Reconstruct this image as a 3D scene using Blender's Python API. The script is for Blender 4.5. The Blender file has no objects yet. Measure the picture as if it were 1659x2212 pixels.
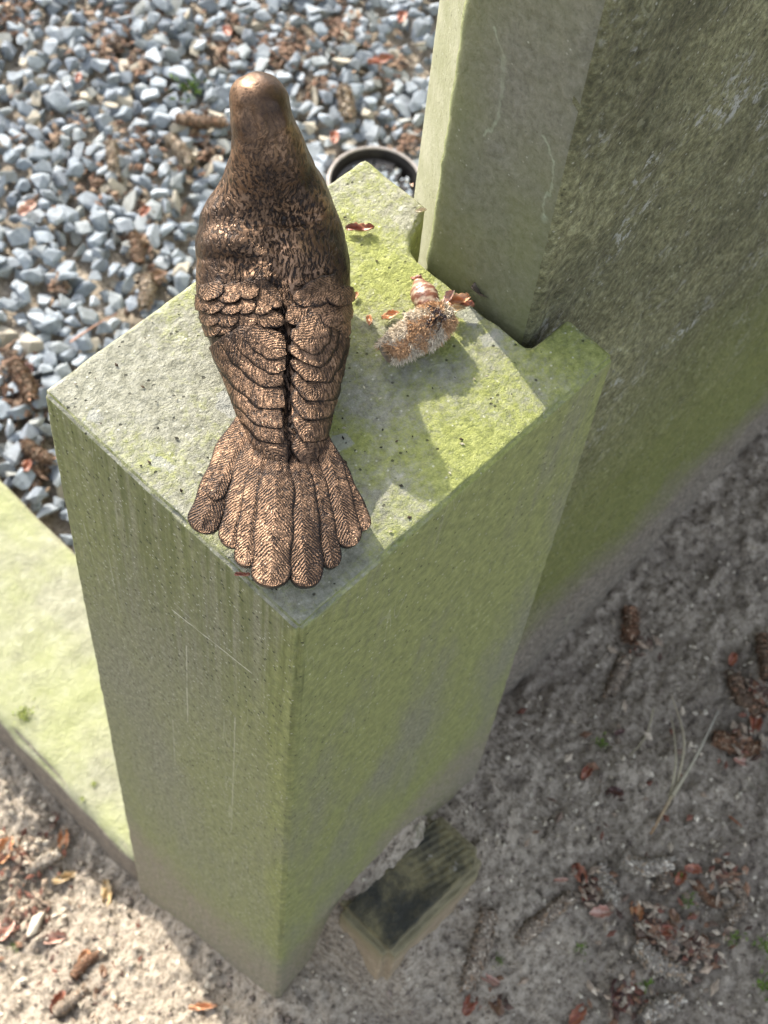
import bpy, bmesh, math, random
import numpy as np
from mathutils import Vector, Matrix
from mathutils.bvhtree import BVHTree

random.seed(7)
rng = np.random.default_rng(11)
S = 0.12                      # metres per authoring unit (pedestal depth = 1 unit = 12 cm)
SC = bpy.context.scene
COL = SC.collection

# ------------------------------------------------------------------ camera
FPX, PW, PH = 3507.72, 1659.0, 2212.0
_r = np.array([2.4587813, -1.00979796, 0.3666474]); _a = np.linalg.norm(_r); _k = _r / _a
_K = np.array([[0, -_k[2], _k[1]], [_k[2], 0, -_k[0]], [-_k[1], _k[0], 0]])
RM = np.eye(3) + math.sin(_a) * _K + (1 - math.cos(_a)) * _K @ _K
CT = np.array([-0.21282408, 0.29864931, 4.08060099])
CP = -RM.T @ CT
cam_d = bpy.data.cameras.new('camera'); cam = bpy.data.objects.new('camera', cam_d); COL.objects.link(cam)
right, up, back_ = RM[0], -RM[1], -RM[2]
M = Matrix([[right[i], up[i], back_[i], CP[i] * S] for i in range(3)] + [[0, 0, 0, 1]])
cam.matrix_world = M
cam_d.sensor_fit = 'HORIZONTAL'; cam_d.sensor_width = 24.0; cam_d.lens = 24.0 * FPX / PW
cam_d.clip_start = 0.01; cam_d.clip_end = 200
cam_d.dof.use_dof = True; cam_d.dof.focus_distance = 4.25 * S; cam_d.dof.aperture_fstop = 24.0
SC.camera = cam

# ------------------------------------------------------------------ light
SUN_AZ = np.array([0.252, 0.968]); SUN_EL = math.radians(33.3)
world = bpy.data.worlds.new("World"); SC.world = world; world.use_nodes = True
wn = world.node_tree; wn.nodes.clear()
sky = wn.nodes.new('ShaderNodeTexSky'); sky.sky_type = 'NISHITA'; sky.sun_disc = False
sky.sun_elevation = SUN_EL
sky.dust_density = 3.0; sky.ozone_density = .6
sky.sun_rotation = math.atan2(SUN_AZ[0], SUN_AZ[1])
bg = wn.nodes.new('ShaderNodeBackground'); bg.inputs['Strength'].default_value = 0.15
wo = wn.nodes.new('ShaderNodeOutputWorld')
hs = wn.nodes.new('ShaderNodeHueSaturation'); hs.inputs['Saturation'].default_value = .45
wn.links.new(sky.outputs[0], hs.inputs['Color']); wn.links.new(hs.outputs[0], bg.inputs[0]); wn.links.new(bg.outputs[0], wo.inputs[0])
sun_d = bpy.data.lights.new('sun', 'SUN'); sun_d.energy = 2.5; sun_d.angle = math.radians(0.53); sun_d.color = (1.0, 0.92, 0.79)
sun = bpy.data.objects.new('sun', sun_d); COL.objects.link(sun)
sdir = Vector((SUN_AZ[0] * math.cos(SUN_EL), SUN_AZ[1] * math.cos(SUN_EL), math.sin(SUN_EL)))
sun.rotation_euler = sdir.to_track_quat('Z', 'Y').to_euler()
sun.location = sdir * 5
SC.view_settings.view_transform = 'Standard'; SC.view_settings.look = 'None'
SC.view_settings.exposure = 1.62; SC.view_settings.gamma = 1.0; SC.view_settings.use_curve_mapping = False
SC.render.engine = 'CYCLES'
SC.cycles.max_bounces = 6

# ------------------------------------------------------------------ maths helpers
def ray(u, v):
    return RM.T @ np.array([(u - PW / 2) / FPX, (v - PH / 2) / FPX, 1.0])
def bp(u, v, z):
    d = ray(u, v); k = (z - CP[2]) / d[2]; return CP + k * d
def proj(P):
    c = np.asarray(P) @ RM.T + CT
    return np.stack([c[..., 0] / c[..., 2] * FPX + PW / 2, c[..., 1] / c[..., 2] * FPX + PH / 2], -1)
def _h3(ix, iy, iz, seed):
    n = (ix * 374761393 + iy * 668265263 + iz * 2147483647 + seed * 1274126177) & 0xffffffff
    n = ((n ^ (n >> 13)) * 1274126177) & 0xffffffff
    return ((n ^ (n >> 16)) & 0xffff) / 65535.0
def vnoise(p, seed=0):
    p = np.asarray(p, dtype=np.float64)
    i = np.floor(p).astype(np.int64); f = p - i; f = f * f * (3 - 2 * f)
    r = 0
    for dx in (0, 1):
        wx = f[..., 0] if dx else 1 - f[..., 0]
        for dy in (0, 1):
            wy = f[..., 1] if dy else 1 - f[..., 1]
            for dz in (0, 1):
                wz = f[..., 2] if dz else 1 - f[..., 2]
                r = r + wx * wy * wz * _h3(i[..., 0] + dx, i[..., 1] + dy, i[..., 2] + dz, seed)
    return r * 2 - 1
def fbm(p, octs=4, seed=0, gain=0.5):
    a = 1; r = 0; p = np.asarray(p)
    for o in range(octs):
        r = r + a * vnoise(p * 2 ** o, seed + o * 17); a *= gain
    return r
def sm(x):
    x = np.clip(x, 0, 1); return x * x * (3 - 2 * x)

def mesh_np(name, V, F, attr=None, smooth=True, uv=None):
    """V in units; F list/array of quads/tris"""
    me = bpy.data.meshes.new(name)
    me.from_pydata((np.asarray(V) * S).tolist(), [], F.tolist() if isinstance(F, np.ndarray) else F)
    if smooth: me.polygons.foreach_set('use_smooth', [True] * len(me.polygons))
    if attr is not None:
        a = me.attributes.new('tint', 'FLOAT_COLOR', 'POINT')
        c = np.ones((len(V), 4)); c[:, :attr.shape[1]] = attr
        a.data.foreach_set('color', c.ravel())
    if uv is not None:
        l = me.uv_layers.new(name='UVMap')
        idx = np.zeros(len(me.loops), dtype=np.int32); me.loops.foreach_get('vertex_index', idx)
        l.data.foreach_set('uv', np.asarray(uv)[idx].ravel())
    me.update(); return me
def link(name, me, mat=None, parent=None):
    o = bpy.data.objects.new(name, me); COL.objects.link(o)
    if mat is not None and me is not None and len(me.materials) == 0: me.materials.append(mat)
    if parent is not None: o.parent = parent
    return o
def tag(o, label=None, cat=None, group=None, kind=None):
    if label: o['label'] = label
    if cat: o['category'] = cat
    if group: o['group'] = group
    if kind: o['kind'] = kind
    return o
def empty(name, P):
    o = bpy.data.objects.new(name, None); COL.objects.link(o); o.location = Vector(P) * S
    o.empty_display_size = .01
    return o
def adopt(o, parent):
    """parent keeping world placement (mesh verts are in world space)"""
    o.parent = parent
    ps = Vector((0, 0, 0)); q = parent
    while q is not None: ps += q.location; q = q.parent
    o.location = -ps
    return o
def grid_faces(nu, nv, close=False):
    f = []
    for i in range(nu - 1):
        for j in range(nv if close else nv - 1):
            j2 = (j + 1) % nv
            f.append((i * nv + j, i * nv + j2, (i + 1) * nv + j2, (i + 1) * nv + j))
    return f

# ------------------------------------------------------------------ material helpers
class NT:
    def __init__(s, name):
        s.m = bpy.data.materials.new(name); s.m.use_nodes = True; s.t = s.m.node_tree; s.t.nodes.clear()
        s.out = s.t.nodes.new('ShaderNodeOutputMaterial'); s.b = s.t.nodes.new('ShaderNodeBsdfPrincipled')
        s.t.links.new(s.b.outputs[0], s.out.inputs[0])
        s.tc = s.t.nodes.new('ShaderNodeTexCoord')
        s.P = s.vmul(s.geo(), 1 / S)
    def geo(s):
        return s.t.nodes.new('ShaderNodeNewGeometry').outputs['Position']
    def l(s, a, b): s.t.links.new(a, b)
    def inp(s, sock, v):
        if hasattr(v, 'node'): s.l(v, sock)
        else: sock.default_value = v
    def vmul(s, v, k):
        n = s.t.nodes.new('ShaderNodeVectorMath'); n.operation = 'MULTIPLY'; s.l(v, n.inputs[0])
        n.inputs[1].default_value = (k, k, k) if not isinstance(k, tuple) else k; return n.outputs[0]
    def vadd(s, a, b):
        n = s.t.nodes.new('ShaderNodeVectorMath'); n.operation = 'ADD'; s.inp(n.inputs[0], a); s.inp(n.inputs[1], b); return n.outputs[0]
    def noise(s, scale, det=4, rough=.55, vec=None, dist=0, out='Fac'):
        n = s.t.nodes.new('ShaderNodeTexNoise'); s.l(vec if vec is not None else s.P, n.inputs['Vector'])
        n.inputs['Scale'].default_value = scale; n.inputs['Detail'].default_value = det
        n.inputs['Roughness'].default_value = rough; n.inputs['Distortion'].default_value = dist
        return n.outputs[out]
    def voro(s, scale, vec=None, feature='F1', out='Distance', rnd=1.0):
        n = s.t.nodes.new('ShaderNodeTexVoronoi'); s.l(vec if vec is not None else s.P, n.inputs['Vector'])
        n.feature = feature; n.inputs['Scale'].default_value = scale; n.inputs['Randomness'].default_value = rnd
        return n.outputs[out]
    def ramp(s, f, stops, interp='LINEAR'):
        n = s.t.nodes.new('ShaderNodeValToRGB'); s.l(f, n.inputs[0]); e = n.color_ramp.elements; n.color_ramp.interpolation = interp
        while len(e) < len(stops): e.new(.5)
        for i, (p, c) in enumerate(stops):
            e[i].position = p; e[i].color = (c, c, c, 1) if not isinstance(c, tuple) else (*c, 1)
        return n.outputs[0]
    def mix(s, f, a, b, mode='MIX'):
        n = s.t.nodes.new('ShaderNodeMix'); n.data_type = 'RGBA'; n.blend_type = mode
        s.inp(n.inputs[0], f)
        for k, v in ((6, a), (7, b)):
            if hasattr(v, 'node'): s.l(v, n.inputs[k])
            else: n.inputs[k].default_value = (*v, 1) if len(v) == 3 else v
        return n.outputs[2]
    def math(s, op, a, b=0.0, c=0.0, clamp=False):
        n = s.t.nodes.new('ShaderNodeMath'); n.operation = op; n.use_clamp = clamp
        s.inp(n.inputs[0], a); s.inp(n.inputs[1], b)
        if len(n.inputs) > 2: s.inp(n.inputs[2], c)
        return n.outputs[0]
    def mr(s, v, a, b, c=0.0, d=1.0):
        n = s.t.nodes.new('ShaderNodeMapRange'); s.inp(n.inputs[0], v)
        for i, x in enumerate((a, b, c, d)): n.inputs[i + 1].default_value = x
        return n.outputs[0]
    def sep(s, v):
        n = s.t.nodes.new('ShaderNodeSeparateXYZ'); s.l(v, n.inputs[0]); return n.outputs
    def bump(s, h, dist, strength=1.0, normal=None):
        n = s.t.nodes.new('ShaderNodeBump'); s.l(h, n.inputs['Height']); n.inputs['Distance'].default_value = dist * S
        n.inputs['Strength'].default_value = strength
        if normal is not None: s.l(normal, n.inputs['Normal'])
        return n.outputs[0]
    def seg(s, a, b, a0, b0, a1, b1, w):
        da, db = a1 - a0, b1 - b0; L2 = da * da + db * db
        pa, pb = s.math('SUBTRACT', a, a0), s.math('SUBTRACT', b, b0)
        t = s.math('DIVIDE', s.math('ADD', s.math('MULTIPLY', pa, da), s.math('MULTIPLY', pb, db)), L2, clamp=True)
        ea = s.math('SUBTRACT', pa, s.math('MULTIPLY', t, da)); eb = s.math('SUBTRACT', pb, s.math('MULTIPLY', t, db))
        d = s.math('SQRT', s.math('ADD', s.math('MULTIPLY', ea, ea), s.math('MULTIPLY', eb, eb)))
        return s.mr(d, w, w * .4)
    def attr(s, name='tint'):
        n = s.t.nodes.new('ShaderNodeAttribute'); n.attribute_name = name; return n.outputs['Color']
    def fin(s, col=None, rough=None, normal=None, metallic=None, spec=None):
        if col is not None: s.inp(s.b.inputs['Base Color'], col if hasattr(col, 'node') else (*col, 1))
        if rough is not None: s.inp(s.b.inputs['Roughness'], rough)
        if normal is not None: s.l(normal, s.b.inputs['Normal'])
        if metallic is not None: s.inp(s.b.inputs['Metallic'], metallic)
        if spec is not None: s.b.inputs['Specular IOR Level'].default_value = spec
        return s.m

# marks on the stones in (y, z): straight scratches on the pillar, snail trails on the headstone side
SCRATCH = [(.511, -.615, .174, -.526, .0040, .9), (.457, -.779, .484, -1.412, .0035, .5), (.80, -.606, .79, -1.06, .0035, .3), (.565, -1.53, .58, -1.974, .0035, .4),
           (.246, -.97, .278, -2.055, .0035, .35), (.907, -.605, .875, -.95, .003, .3), (.50, -.55, .43, -.555, .003, .4)]
TRAILS = [[(.521, .939, .006), (.475, .876, .011), (.454, .753, .007), (.471, .593, .009)], [(.308, .73, .006), (.264, .675, .006), (.26, .541, .006), (.258, .475, .016), (.258, .465, .016)]]
def mat_pedestal():
    n = NT('algae_sandstone')
    geo = n.t.nodes.new('ShaderNodeNewGeometry'); nz = n.sep(geo.outputs['True Normal'])[2]
    top = n.mr(nz, .5, .8)
    x, y, z = n.sep(n.P)
    grain = n.noise(44, 6, .8)
    fine = n.noise(110, 3, .7)
    # stone colour
    stone = n.ramp(grain, [(.32, (.12, .12, .078)), (.5, (.215, .215, .145)), (.66, (.36, .355, .26))])
    # algae on sides : streaky
    st = n.noise(2.0, 4, .6, vec=n.vmul(n.P, (1, 1, .35)))
    alg_side = n.ramp(n.math('ADD', st, n.math('MULTIPLY', n.math('SUBTRACT', grain, .5), .35)), [(.36, 0.08), (.60, 1.0)])
    # vertical streaks beneath the top edge on the left face
    vs = n.noise(9, 3, .6, vec=n.vmul(n.P, (4, 4, .12)))
    under = n.math('MULTIPLY', n.mr(z, -1.3, -.1), n.ramp(vs, [(.4, 0), (.62, 1)]))
    face_r = n.mr(y, .12, .0)       # front right face carries more algae
    alg_side = n.math('ADD', n.math('MULTIPLY', alg_side, n.math('ADD', n.math('MULTIPLY', face_r, .80), .62)), n.math('MULTIPLY', under, .5), clamp=True)
    algc = n.ramp(n.noise(26, 5, .75), [(.3, (.13, .15, .045)), (.55, (.28, .31, .095)), (.75, (.42, .44, .16))])
    side = n.mix(n.math('MULTIPLY', alg_side, .72), stone, algc)
    # top : pale stone, yellow green algae patches, light lichen discs
    tstone = n.ramp(n.noise(30, 6, .75), [(.3, (.135, .135, .095)), (.5, (.265, .265, .205)), (.72, (.41, .405, .34))])
    big = n.noise(2.3, 5, .62)
    # more algae toward the shaded corner (x large, y small)
    sh = n.math('ADD', big, n.math('MULTIPLY', n.math('SUBTRACT', x, y), .13))
    pat = n.ramp(n.math('ADD', sh, n.math('MULTIPLY', n.math('SUBTRACT', grain, .5), .55)), [(.43, 0), (.62, 1)])
    talg = n.ramp(n.noise(34, 5, .75), [(.3, (.12, .14, .03)), (.5, (.27, .30, .07)), (.72, (.44, .46, .15))])
    topc = n.mix(n.math('MULTIPLY', pat, .85), tstone, talg)
    lic = n.voro(7.0, vec=n.vadd(n.P, n.vmul(n.noise(14, 3, .6, out='Color'), .12)), out='Distance')
    lsel = n.voro(7.0, vec=n.vadd(n.P, n.vmul(n.noise(14, 3, .6, out='Color'), .12)), out='Color')
    lm = n.math('MULTIPLY', n.ramp(lic, [(.24, 1), (.30, 0)]), n.ramp(n.sep(lsel)[0], [(.6, 0), (.64, 1)]))
    topc = n.mix(n.math('MULTIPLY', lm, .7), topc, (.33, .335, .31))
    side = n.mix(n.math('MULTIPLY', n.math('MULTIPLY', under, n.math('LESS_THAN', x, .03)), .6), side, (.085, .10, .03))
    col = n.mix(top, side, topc)
    # bare patches on left face lower, pores and specks
    sp = n.voro(60, out='Distance')
    spc = n.sep(n.voro(60, out='Color'))[0]
    dk = n.math('MULTIPLY', n.ramp(sp, [(.18, 1), (.30, 0)]), n.ramp(spc, [(.93, 0), (.95, 1)]))
    lt = n.math('MULTIPLY', n.ramp(sp, [(.14, 1), (.26, 0)]), n.ramp(spc, [(.13, 1), (.16, 0)]))
    col = n.mix(n.math('MULTIPLY', dk, .75), col, (.03, .03, .02))
    col = n.mix(n.math('MULTIPLY', lt, .55), col, (.62, .62, .52))
    # scratches (long pale lines, vertical-ish)
    scv = n.noise(1.6, 2, .5, vec=n.vmul(n.P, (5.5, 5.5, .5)))
    scr = n.math('LESS_THAN', n.math('ABSOLUTE', n.math('SUBTRACT', scv, .5)), .0035)
    scm = n.math('MULTIPLY', scr, n.ramp(n.noise(1.1, 2, .5, vec=n.vmul(n.P, (2.3, 2.1, .8))), [(.55, 0), (.6, 1)]))
    scm = n.math('MULTIPLY', scm, n.math('SUBTRACT', 1.0, top))
    col = n.mix(n.math('MULTIPLY', scm, .2), col, (.55, .54, .42))
    scrm = n.ramp(n.noise(14, 4, .7), [(.38, .15), (.55, 1)])
    for (y0, z0, y1, z1, w_, k_) in SCRATCH:
        col = n.mix(n.math('MULTIPLY', n.math('MULTIPLY', n.seg(y, z, y0, z0, y1, z1, w_), n.math('MULTIPLY', scrm, k_)), n.math('LESS_THAN', x, .03)), col, (.62, .61, .50))
    # splashed soil near the ground
    zth = n.math('ADD', z, n.math('MULTIPLY', n.math('SUBTRACT', n.noise(3.0, 6, .7), .5), .9))
    zth = n.math('ADD', zth, n.math('MULTIPLY', n.math('SUBTRACT', n.noise(16, 4, .7), .5), .55))
    # ground is higher under the right face: shift with x
    zth = n.math('SUBTRACT', zth, n.math('MULTIPLY', n.math('MINIMUM', x, .8), .98))
    spl = n.mr(zth, -3.15, -3.6)
    soil = n.ramp(n.noise(40, 6, .8), [(.35, (.13, .11, .085)), (.5, (.25, .215, .165)), (.65, (.40, .35, .28))])
    col = n.mix(n.math('MULTIPLY', spl, n.ramp(n.noise(20, 4, .7), [(.35, .45), (.6, .9)])), col, soil)
    h = n.math('ADD', n.math('MULTIPLY', grain, .6), n.math('MULTIPLY', fine, .4))
    h2 = n.math('ADD', h, n.math('MULTIPLY', n.noise(38, 3, .6, dist=.2), n.math('MULTIPLY', top, .55)))
    saw = n.noise(26, 3, .6, vec=n.vmul(n.P, (6, 6, .3)))
    h2 = n.math('ADD', h2, n.math('MULTIPLY', saw, n.math('MULTIPLY', n.math('SUBTRACT', 1.0, top), .35)))
    h2 = n.math('SUBTRACT', h2, n.math('MULTIPLY', dk, .6))
    return n.fin(col, n.ramp(grain, [(.3, .78), (.7, .93)]), n.bump(h2, .020, .85), spec=.3)

def mat_slab():
    n = NT('headstone_stone')
    geo = n.t.nodes.new('ShaderNodeNewGeometry'); nv = n.sep(geo.outputs['True Normal'])
    x, y, z = n.sep(n.P)
    grain = n.noise(46, 6, .75, vec=n.vmul(n.P, (1, 1, .9)))
    sawn = n.math('LESS_THAN', x, 1.128)
    cham = n.math('MULTIPLY', n.math('GREATER_THAN', y, .64), n.math('GREATER_THAN', x, 1.27))
    base = n.ramp(grain, [(.3, (.15, .145, .105)), (.5, (.235, .23, .175)), (.7, (.33, .32, .26))])
    alg = n.ramp(n.noise(1.8, 5, .6), [(.4, 0), (.68, 1)])
    # greener along the bottom and left edge
    edge = n.math('MAXIMUM', n.mr(z, .55, .0), n.mr(y, .45, .62))
    af = n.math('MULTIPLY', n.math('ADD', n.math('MULTIPLY', alg, .35), n.math('MULTIPLY', edge, .45)), 1.0, clamp=True)
    sidec = n.mix(af, base, (.235, .26, .075))
    # snail trails
    yw = n.math('ADD', y, n.math('MULTIPLY', n.math('SUBTRACT', n.noise(7, 4, .65), .5), .10))
    trk = n.ramp(n.noise(12, 4, .7), [(.36, .1), (.58, .55)])
    for tr_ in TRAILS:
        for a_, b_ in zip(tr_[:-1], tr_[1:]):
            sidec = n.mix(n.math('MULTIPLY', n.math('MULTIPLY', n.seg(yw, z, *a_[:2], *b_[:2], a_[2]), trk), sawn), sidec, (.44, .49, .35))
    sidec = n.mix(n.math('MULTIPLY', n.mr(y, .596, .612), .7), sidec, (.44, .48, .24))
    # polished chamfer
    ch = n.ramp(n.noise(6, 5, .65), [(.3, (.27, .28, .165)), (.7, (.40, .40, .29))])
    # rough split back : dark olive with moss, streaks along slope
    dv = n.noise(36, 6, .75, vec=n.vmul(n.P, (1, 1, .9)))
    rough = n.ramp(dv, [(.32, (.095, .092, .045)), (.5, (.18, .178, .092)), (.66, (.30, .30, .175))])
    gz = n.math('ADD', z, n.math('MULTIPLY', n.math('SUBTRACT', n.noise(2.2, 5, .65), .5), 1.0))
    rough = n.mix(1.0, rough, n.ramp(grain, [(.36, .62), (.62, 1.5)]), 'MULTIPLY')
    rough = n.mix(1.0, rough, n.ramp(n.noise(1.9, 5, .65), [(.35, .58), (.65, 1.2)]), 'MULTIPLY')
    glint_crust = n.math('MULTIPLY', n.ramp(n.noise(3.2, 4, .65, vec=n.vadd(n.P, (3, 1, 7))), [(.54, 0), (.64, 1)]), n.ramp(n.noise(34, 3, .7), [(.52, 0), (.6, 1)]))
    rough = n.mix(n.math('MULTIPLY', glint_crust, .75), rough, (.55, .56, .52))  # pale lichen-crust clusters, also painting white glints into the rough face colour
    greenband = n.math('MULTIPLY', n.mr(gz, -.9, -1.9), .85)
    rough = n.mix(greenband, rough, n.ramp(grain, [(.3, (.13, .15, .04)), (.7, (.28, .30, .09))]))
    zs = n.math('ADD', z, n.math('MULTIPLY', n.math('SUBTRACT', n.noise(3, 6, .7), .5), .6))
    rough = n.mix(n.mr(zs, -2.5, -2.95), rough, n.ramp(n.noise(45, 5, .7), [(.35, (.13, .11, .09)), (.5, (.25, .215, .17)), (.65, (.40, .35, .28))]))
    # pale lichen rings
    vv = n.vadd(n.vmul(n.P, (1, 1, .55)), n.vmul(n.noise(9, 2, .5, out='Color'), .06))
    rd = n.voro(9, vec=vv); rs = n.sep(n.voro(9, vec=vv, out='Color'))[1]
    ring = n.math('MULTIPLY', n.math('LESS_THAN', n.math('ABSOLUTE', n.math('SUBTRACT', rd, .22)), .03), n.ramp(rs, [(.6, 0), (.64, 1)]))
    rough = n.mix(n.math('MULTIPLY', ring, .35), rough, (.40, .40, .26))
    isback = n.math('MULTIPLY', n.math('LESS_THAN', y, .30), n.math('LESS_THAN', nv[1], -.35))
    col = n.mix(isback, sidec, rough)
    col = n.mix(cham, col, ch)
    sp = n.voro(55); spc = n.sep(n.voro(55, out='Color'))[0]
    lt = n.math('MULTIPLY', n.ramp(sp, [(.14, 1), (.26, 0)]), n.ramp(spc, [(.13, 1), (.15, 0)]))
    dk = n.math('MULTIPLY', n.ramp(sp, [(.16, 1), (.28, 0)]), n.ramp(spc, [(.90, 0), (.92, 1)]))
    col = n.mix(n.math('MULTIPLY', lt, .6), col, (.6, .6, .5)); col = n.mix(n.math('MULTIPLY', dk, .7), col, (.03, .03, .02))
    wet = n.ramp(n.noise(7, 4, .6, vec=n.vmul(n.P, (1, 1, .9))), [(.56, 0), (.68, 1)])
    rgh = n.math('SUBTRACT', .82, n.math('MULTIPLY', n.math('MULTIPLY', wet, isback), .62))
    rgh = n.math('SUBTRACT', rgh, n.math('MULTIPLY', cham, .3))
    hb = n.math('ADD', n.math('MULTIPLY', n.noise(40, 4, .65, vec=n.vmul(n.P, (1, 1, .9))), n.math('MULTIPLY', isback, 1.1)), n.math('MULTIPLY', grain, n.math('SUBTRACT', 1.0, n.math('MULTIPLY', cham, .8))))
    return n.fin(col, rgh, n.bump(hb, .03, .9), spec=.4)

def mat_kerb():
    n = NT('kerb_stone')
    nv = n.sep(n.t.nodes.new('ShaderNodeNewGeometry').outputs['True Normal'])
    base = n.ramp(n.noise(14, 6, .7), [(.3, (.19, .19, .13)), (.55, (.275, .275, .195)), (.75, (.37, .37, .295))])
    alg = n.ramp(n.noise(2.0, 5, .65), [(.38, 0), (.62, 1)])
    c = n.mix(n.math('MULTIPLY', alg, .55), base, (.29, .32, .12))
    soil = n.ramp(n.noise(30, 5, .7), [(.3, (.13, .11, .09)), (.7, (.28, .24, .19))])
    c = n.mix(n.mr(nv[2], .7, .3), c, soil)
    return n.fin(c, .8, n.bump(n.noise(40, 5, .7), .02, .7), spec=.3)

def mat_soil():
    n = NT('sandy_soil')
    a = n.noise(30, 7, .75)
    col = n.ramp(a, [(.36, (.13, .108, .086)), (.46, (.40, .345, .28)), (.56, (.58, .51, .42)), (.7, (.74, .67, .57))])
    hum = n.ramp(n.noise(1.6, 5, .6), [(.48, 0), (.72, 1)])
    col = n.mix(n.math('MULTIPLY', n.math('ADD', n.math('MULTIPLY', hum, .5), n.math('MULTIPLY', n.mr(n.math('SUBTRACT', n.sep(n.P)[0], n.math('MULTIPLY', n.sep(n.P)[1], 1.2)), 1.2, 3.2), .10)), 1.0, clamp=True), col, (.15, .125, .11))
    mossy = n.math('MULTIPLY', n.ramp(n.noise(1.1, 4, .6, vec=n.vadd(n.P, (3, 9, 0))), [(.58, 0), (.72, 1)]), n.ramp(n.noise(26, 3, .6), [(.45, 0), (.6, 1)]))
    col = n.mix(n.math('MULTIPLY', mossy, .6), col, (.10, .13, .035))
    col = n.mix(1.0, col, (.98, .97, .95), 'MULTIPLY')
    h = n.math('ADD', n.noise(34, 6, .8), n.math('MULTIPLY', n.voro(22), .9))
    return n.fin(col, .95, n.bump(h, .045, .9), spec=.15)

def mat_tint(name, rough=.7, bscale=30, bdist=.01, spec=.3, var=.35, sss=0, trans=0):
    n = NT(name)
    a = n.noise(bscale, 4, .65)
    col = n.mix(1.0, n.attr(), n.ramp(a, [(.3, 1 - var), (.7, 1 + var * .5)]), 'MULTIPLY')
    m = n.fin(col, rough, n.bump(a, bdist, .8), spec=spec)
    if trans: n.b.inputs['Transmission Weight'].default_value = trans
    return m

def mat_bronze():
    """brown patinated bronze, worn bright on raised strokes, black in the recesses"""
    n = NT('brown_bronze')
    t = n.attr()                                   # r: wear 0..1, g: stroke amount, b: smooth
    r_, g_, b_ = n.sep(t)
    v1 = n.vadd(n.P, n.vmul(n.noise(9, 2, .5, out='Color'), .07))
    # short wavy feather strokes, running along the body axis (about +x +y)
    rot = n.t.nodes.new('ShaderNodeVectorRotate'); rot.rotation_type = 'Z_AXIS'; n.l(v1, rot.inputs['Vector']); rot.inputs['Angle'].default_value = math.radians(-52)
    sv = n.vmul(rot.outputs[0], (.42, 1.25, .8))
    s1 = n.noise(95, 3, .65, vec=sv, dist=.35)
    fine = n.noise(120, 3, .7)
    strok = n.ramp(s1, [(.37, .05), (.55, 1)])
    # feather barbs from UV (u across 0..1, v along 0..1)
    uv = n.t.nodes.new('ShaderNodeUVMap').outputs[0]
    u, v, _ = n.sep(uv)
    wob = n.math('MULTIPLY', n.math('SUBTRACT', n.noise(22, 5, .75), .5), .036)
    ua = n.math('ABSOLUTE', n.math('SUBTRACT', u, .5))
    ph = n.math('ADD', n.math('SUBTRACT', v, n.math('MULTIPLY', ua, 1.1)), wob)
    # v is stored already as length in units
    barb = n.math('SINE', n.math('MULTIPLY', ph, 640.0))
    barb = n.math('POWER', n.math('ADD', n.math('MULTIPLY', barb, .5), .5), 1.5)
    barb = n.mix(n.ramp(n.noise(16, 4, .7), [(.36, .1), (.62, .8)]), barb, n.ramp(n.noise(60, 3, .7), [(.36, .15), (.55, .95)]))
    hgt = n.mix(g_, strok, barb)
    hgt = n.mix(n.math('MULTIPLY', b_, .95), hgt, n.ramp(fine, [(.30, .62), (.55, .86)]))
    wear = n.math('MULTIPLY', n.math('MULTIPLY', hgt, r_), n.ramp(n.noise(7, 4, .65), [(.35, .6), (.62, 1.05)]), clamp=True)
    blotch = n.noise(5, 4, .6)
    dark = (.022, .016, .014)
    mid = n.ramp(blotch, [(.35, (.085, .050, .030)), (.65, (.14, .083, .048))])
    lit = n.ramp(blotch, [(.35, (.29, .175, .11)), (.65, (.42, .265, .17))])
    col = n.mix(n.ramp(wear, [(.20, 0), (.58, 1)]), dark, mid)
    col = n.mix(n.ramp(wear, [(.5, 0), (.95, .85)]), col, lit)
    spk = n.ramp(n.noise(55, 3, .7), [(.36, 1), (.46, 0)])
    col = n.mix(n.math('MULTIPLY', spk, .28), col, (.05, .032, .025))
    rg = n.ramp(n.noise(30, 3, .6), [(.35, .30), (.7, .50)])
    bs = n.bump(n.math('MULTIPLY', hgt, n.math('SUBTRACT', 1.0, n.math('MULTIPLY', b_, .6))), .006, .8)
    bs = n.bump(n.noise(14, 2, .5), .008, .3, normal=bs)
    return n.fin(col, rg, bs, metallic=.72)

def plain(name, col, rough=.6, bs=20, bd=.01, var=.25, spec=.4):
    n = NT(name); a = n.noise(bs, 4, .6)
    c = n.mix(1.0, (*col,), n.ramp(a, [(.3, 1 - var), (.7, 1 + var)]), 'MULTIPLY')
    return n.fin(c, rough, n.bump(a, bd, .7), spec=spec)

M_PED, M_SLAB, M_KERB, M_SOIL, M_BRONZE = mat_pedestal(), mat_slab(), mat_kerb(), mat_soil(), mat_bronze()
M_PEB = mat_tint('marble_chip', .8, 22, .008, .2, .3)
M_LITTER = mat_tint('dry_plant_litter', .75, 40, .012, .2, .5)
M_SCALE = mat_tint('glossy_bud_scale', .28, 24, .008, .5, .4)
M_FUR = mat_tint('downy_hair', .75, 60, .0, .15, .25)
M_MOSS = mat_tint('moss', .9, 60, .01, .1, .4)
M_GRASS = mat_tint('dry_grass', .6, 40, .005, .3, .3)

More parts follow.
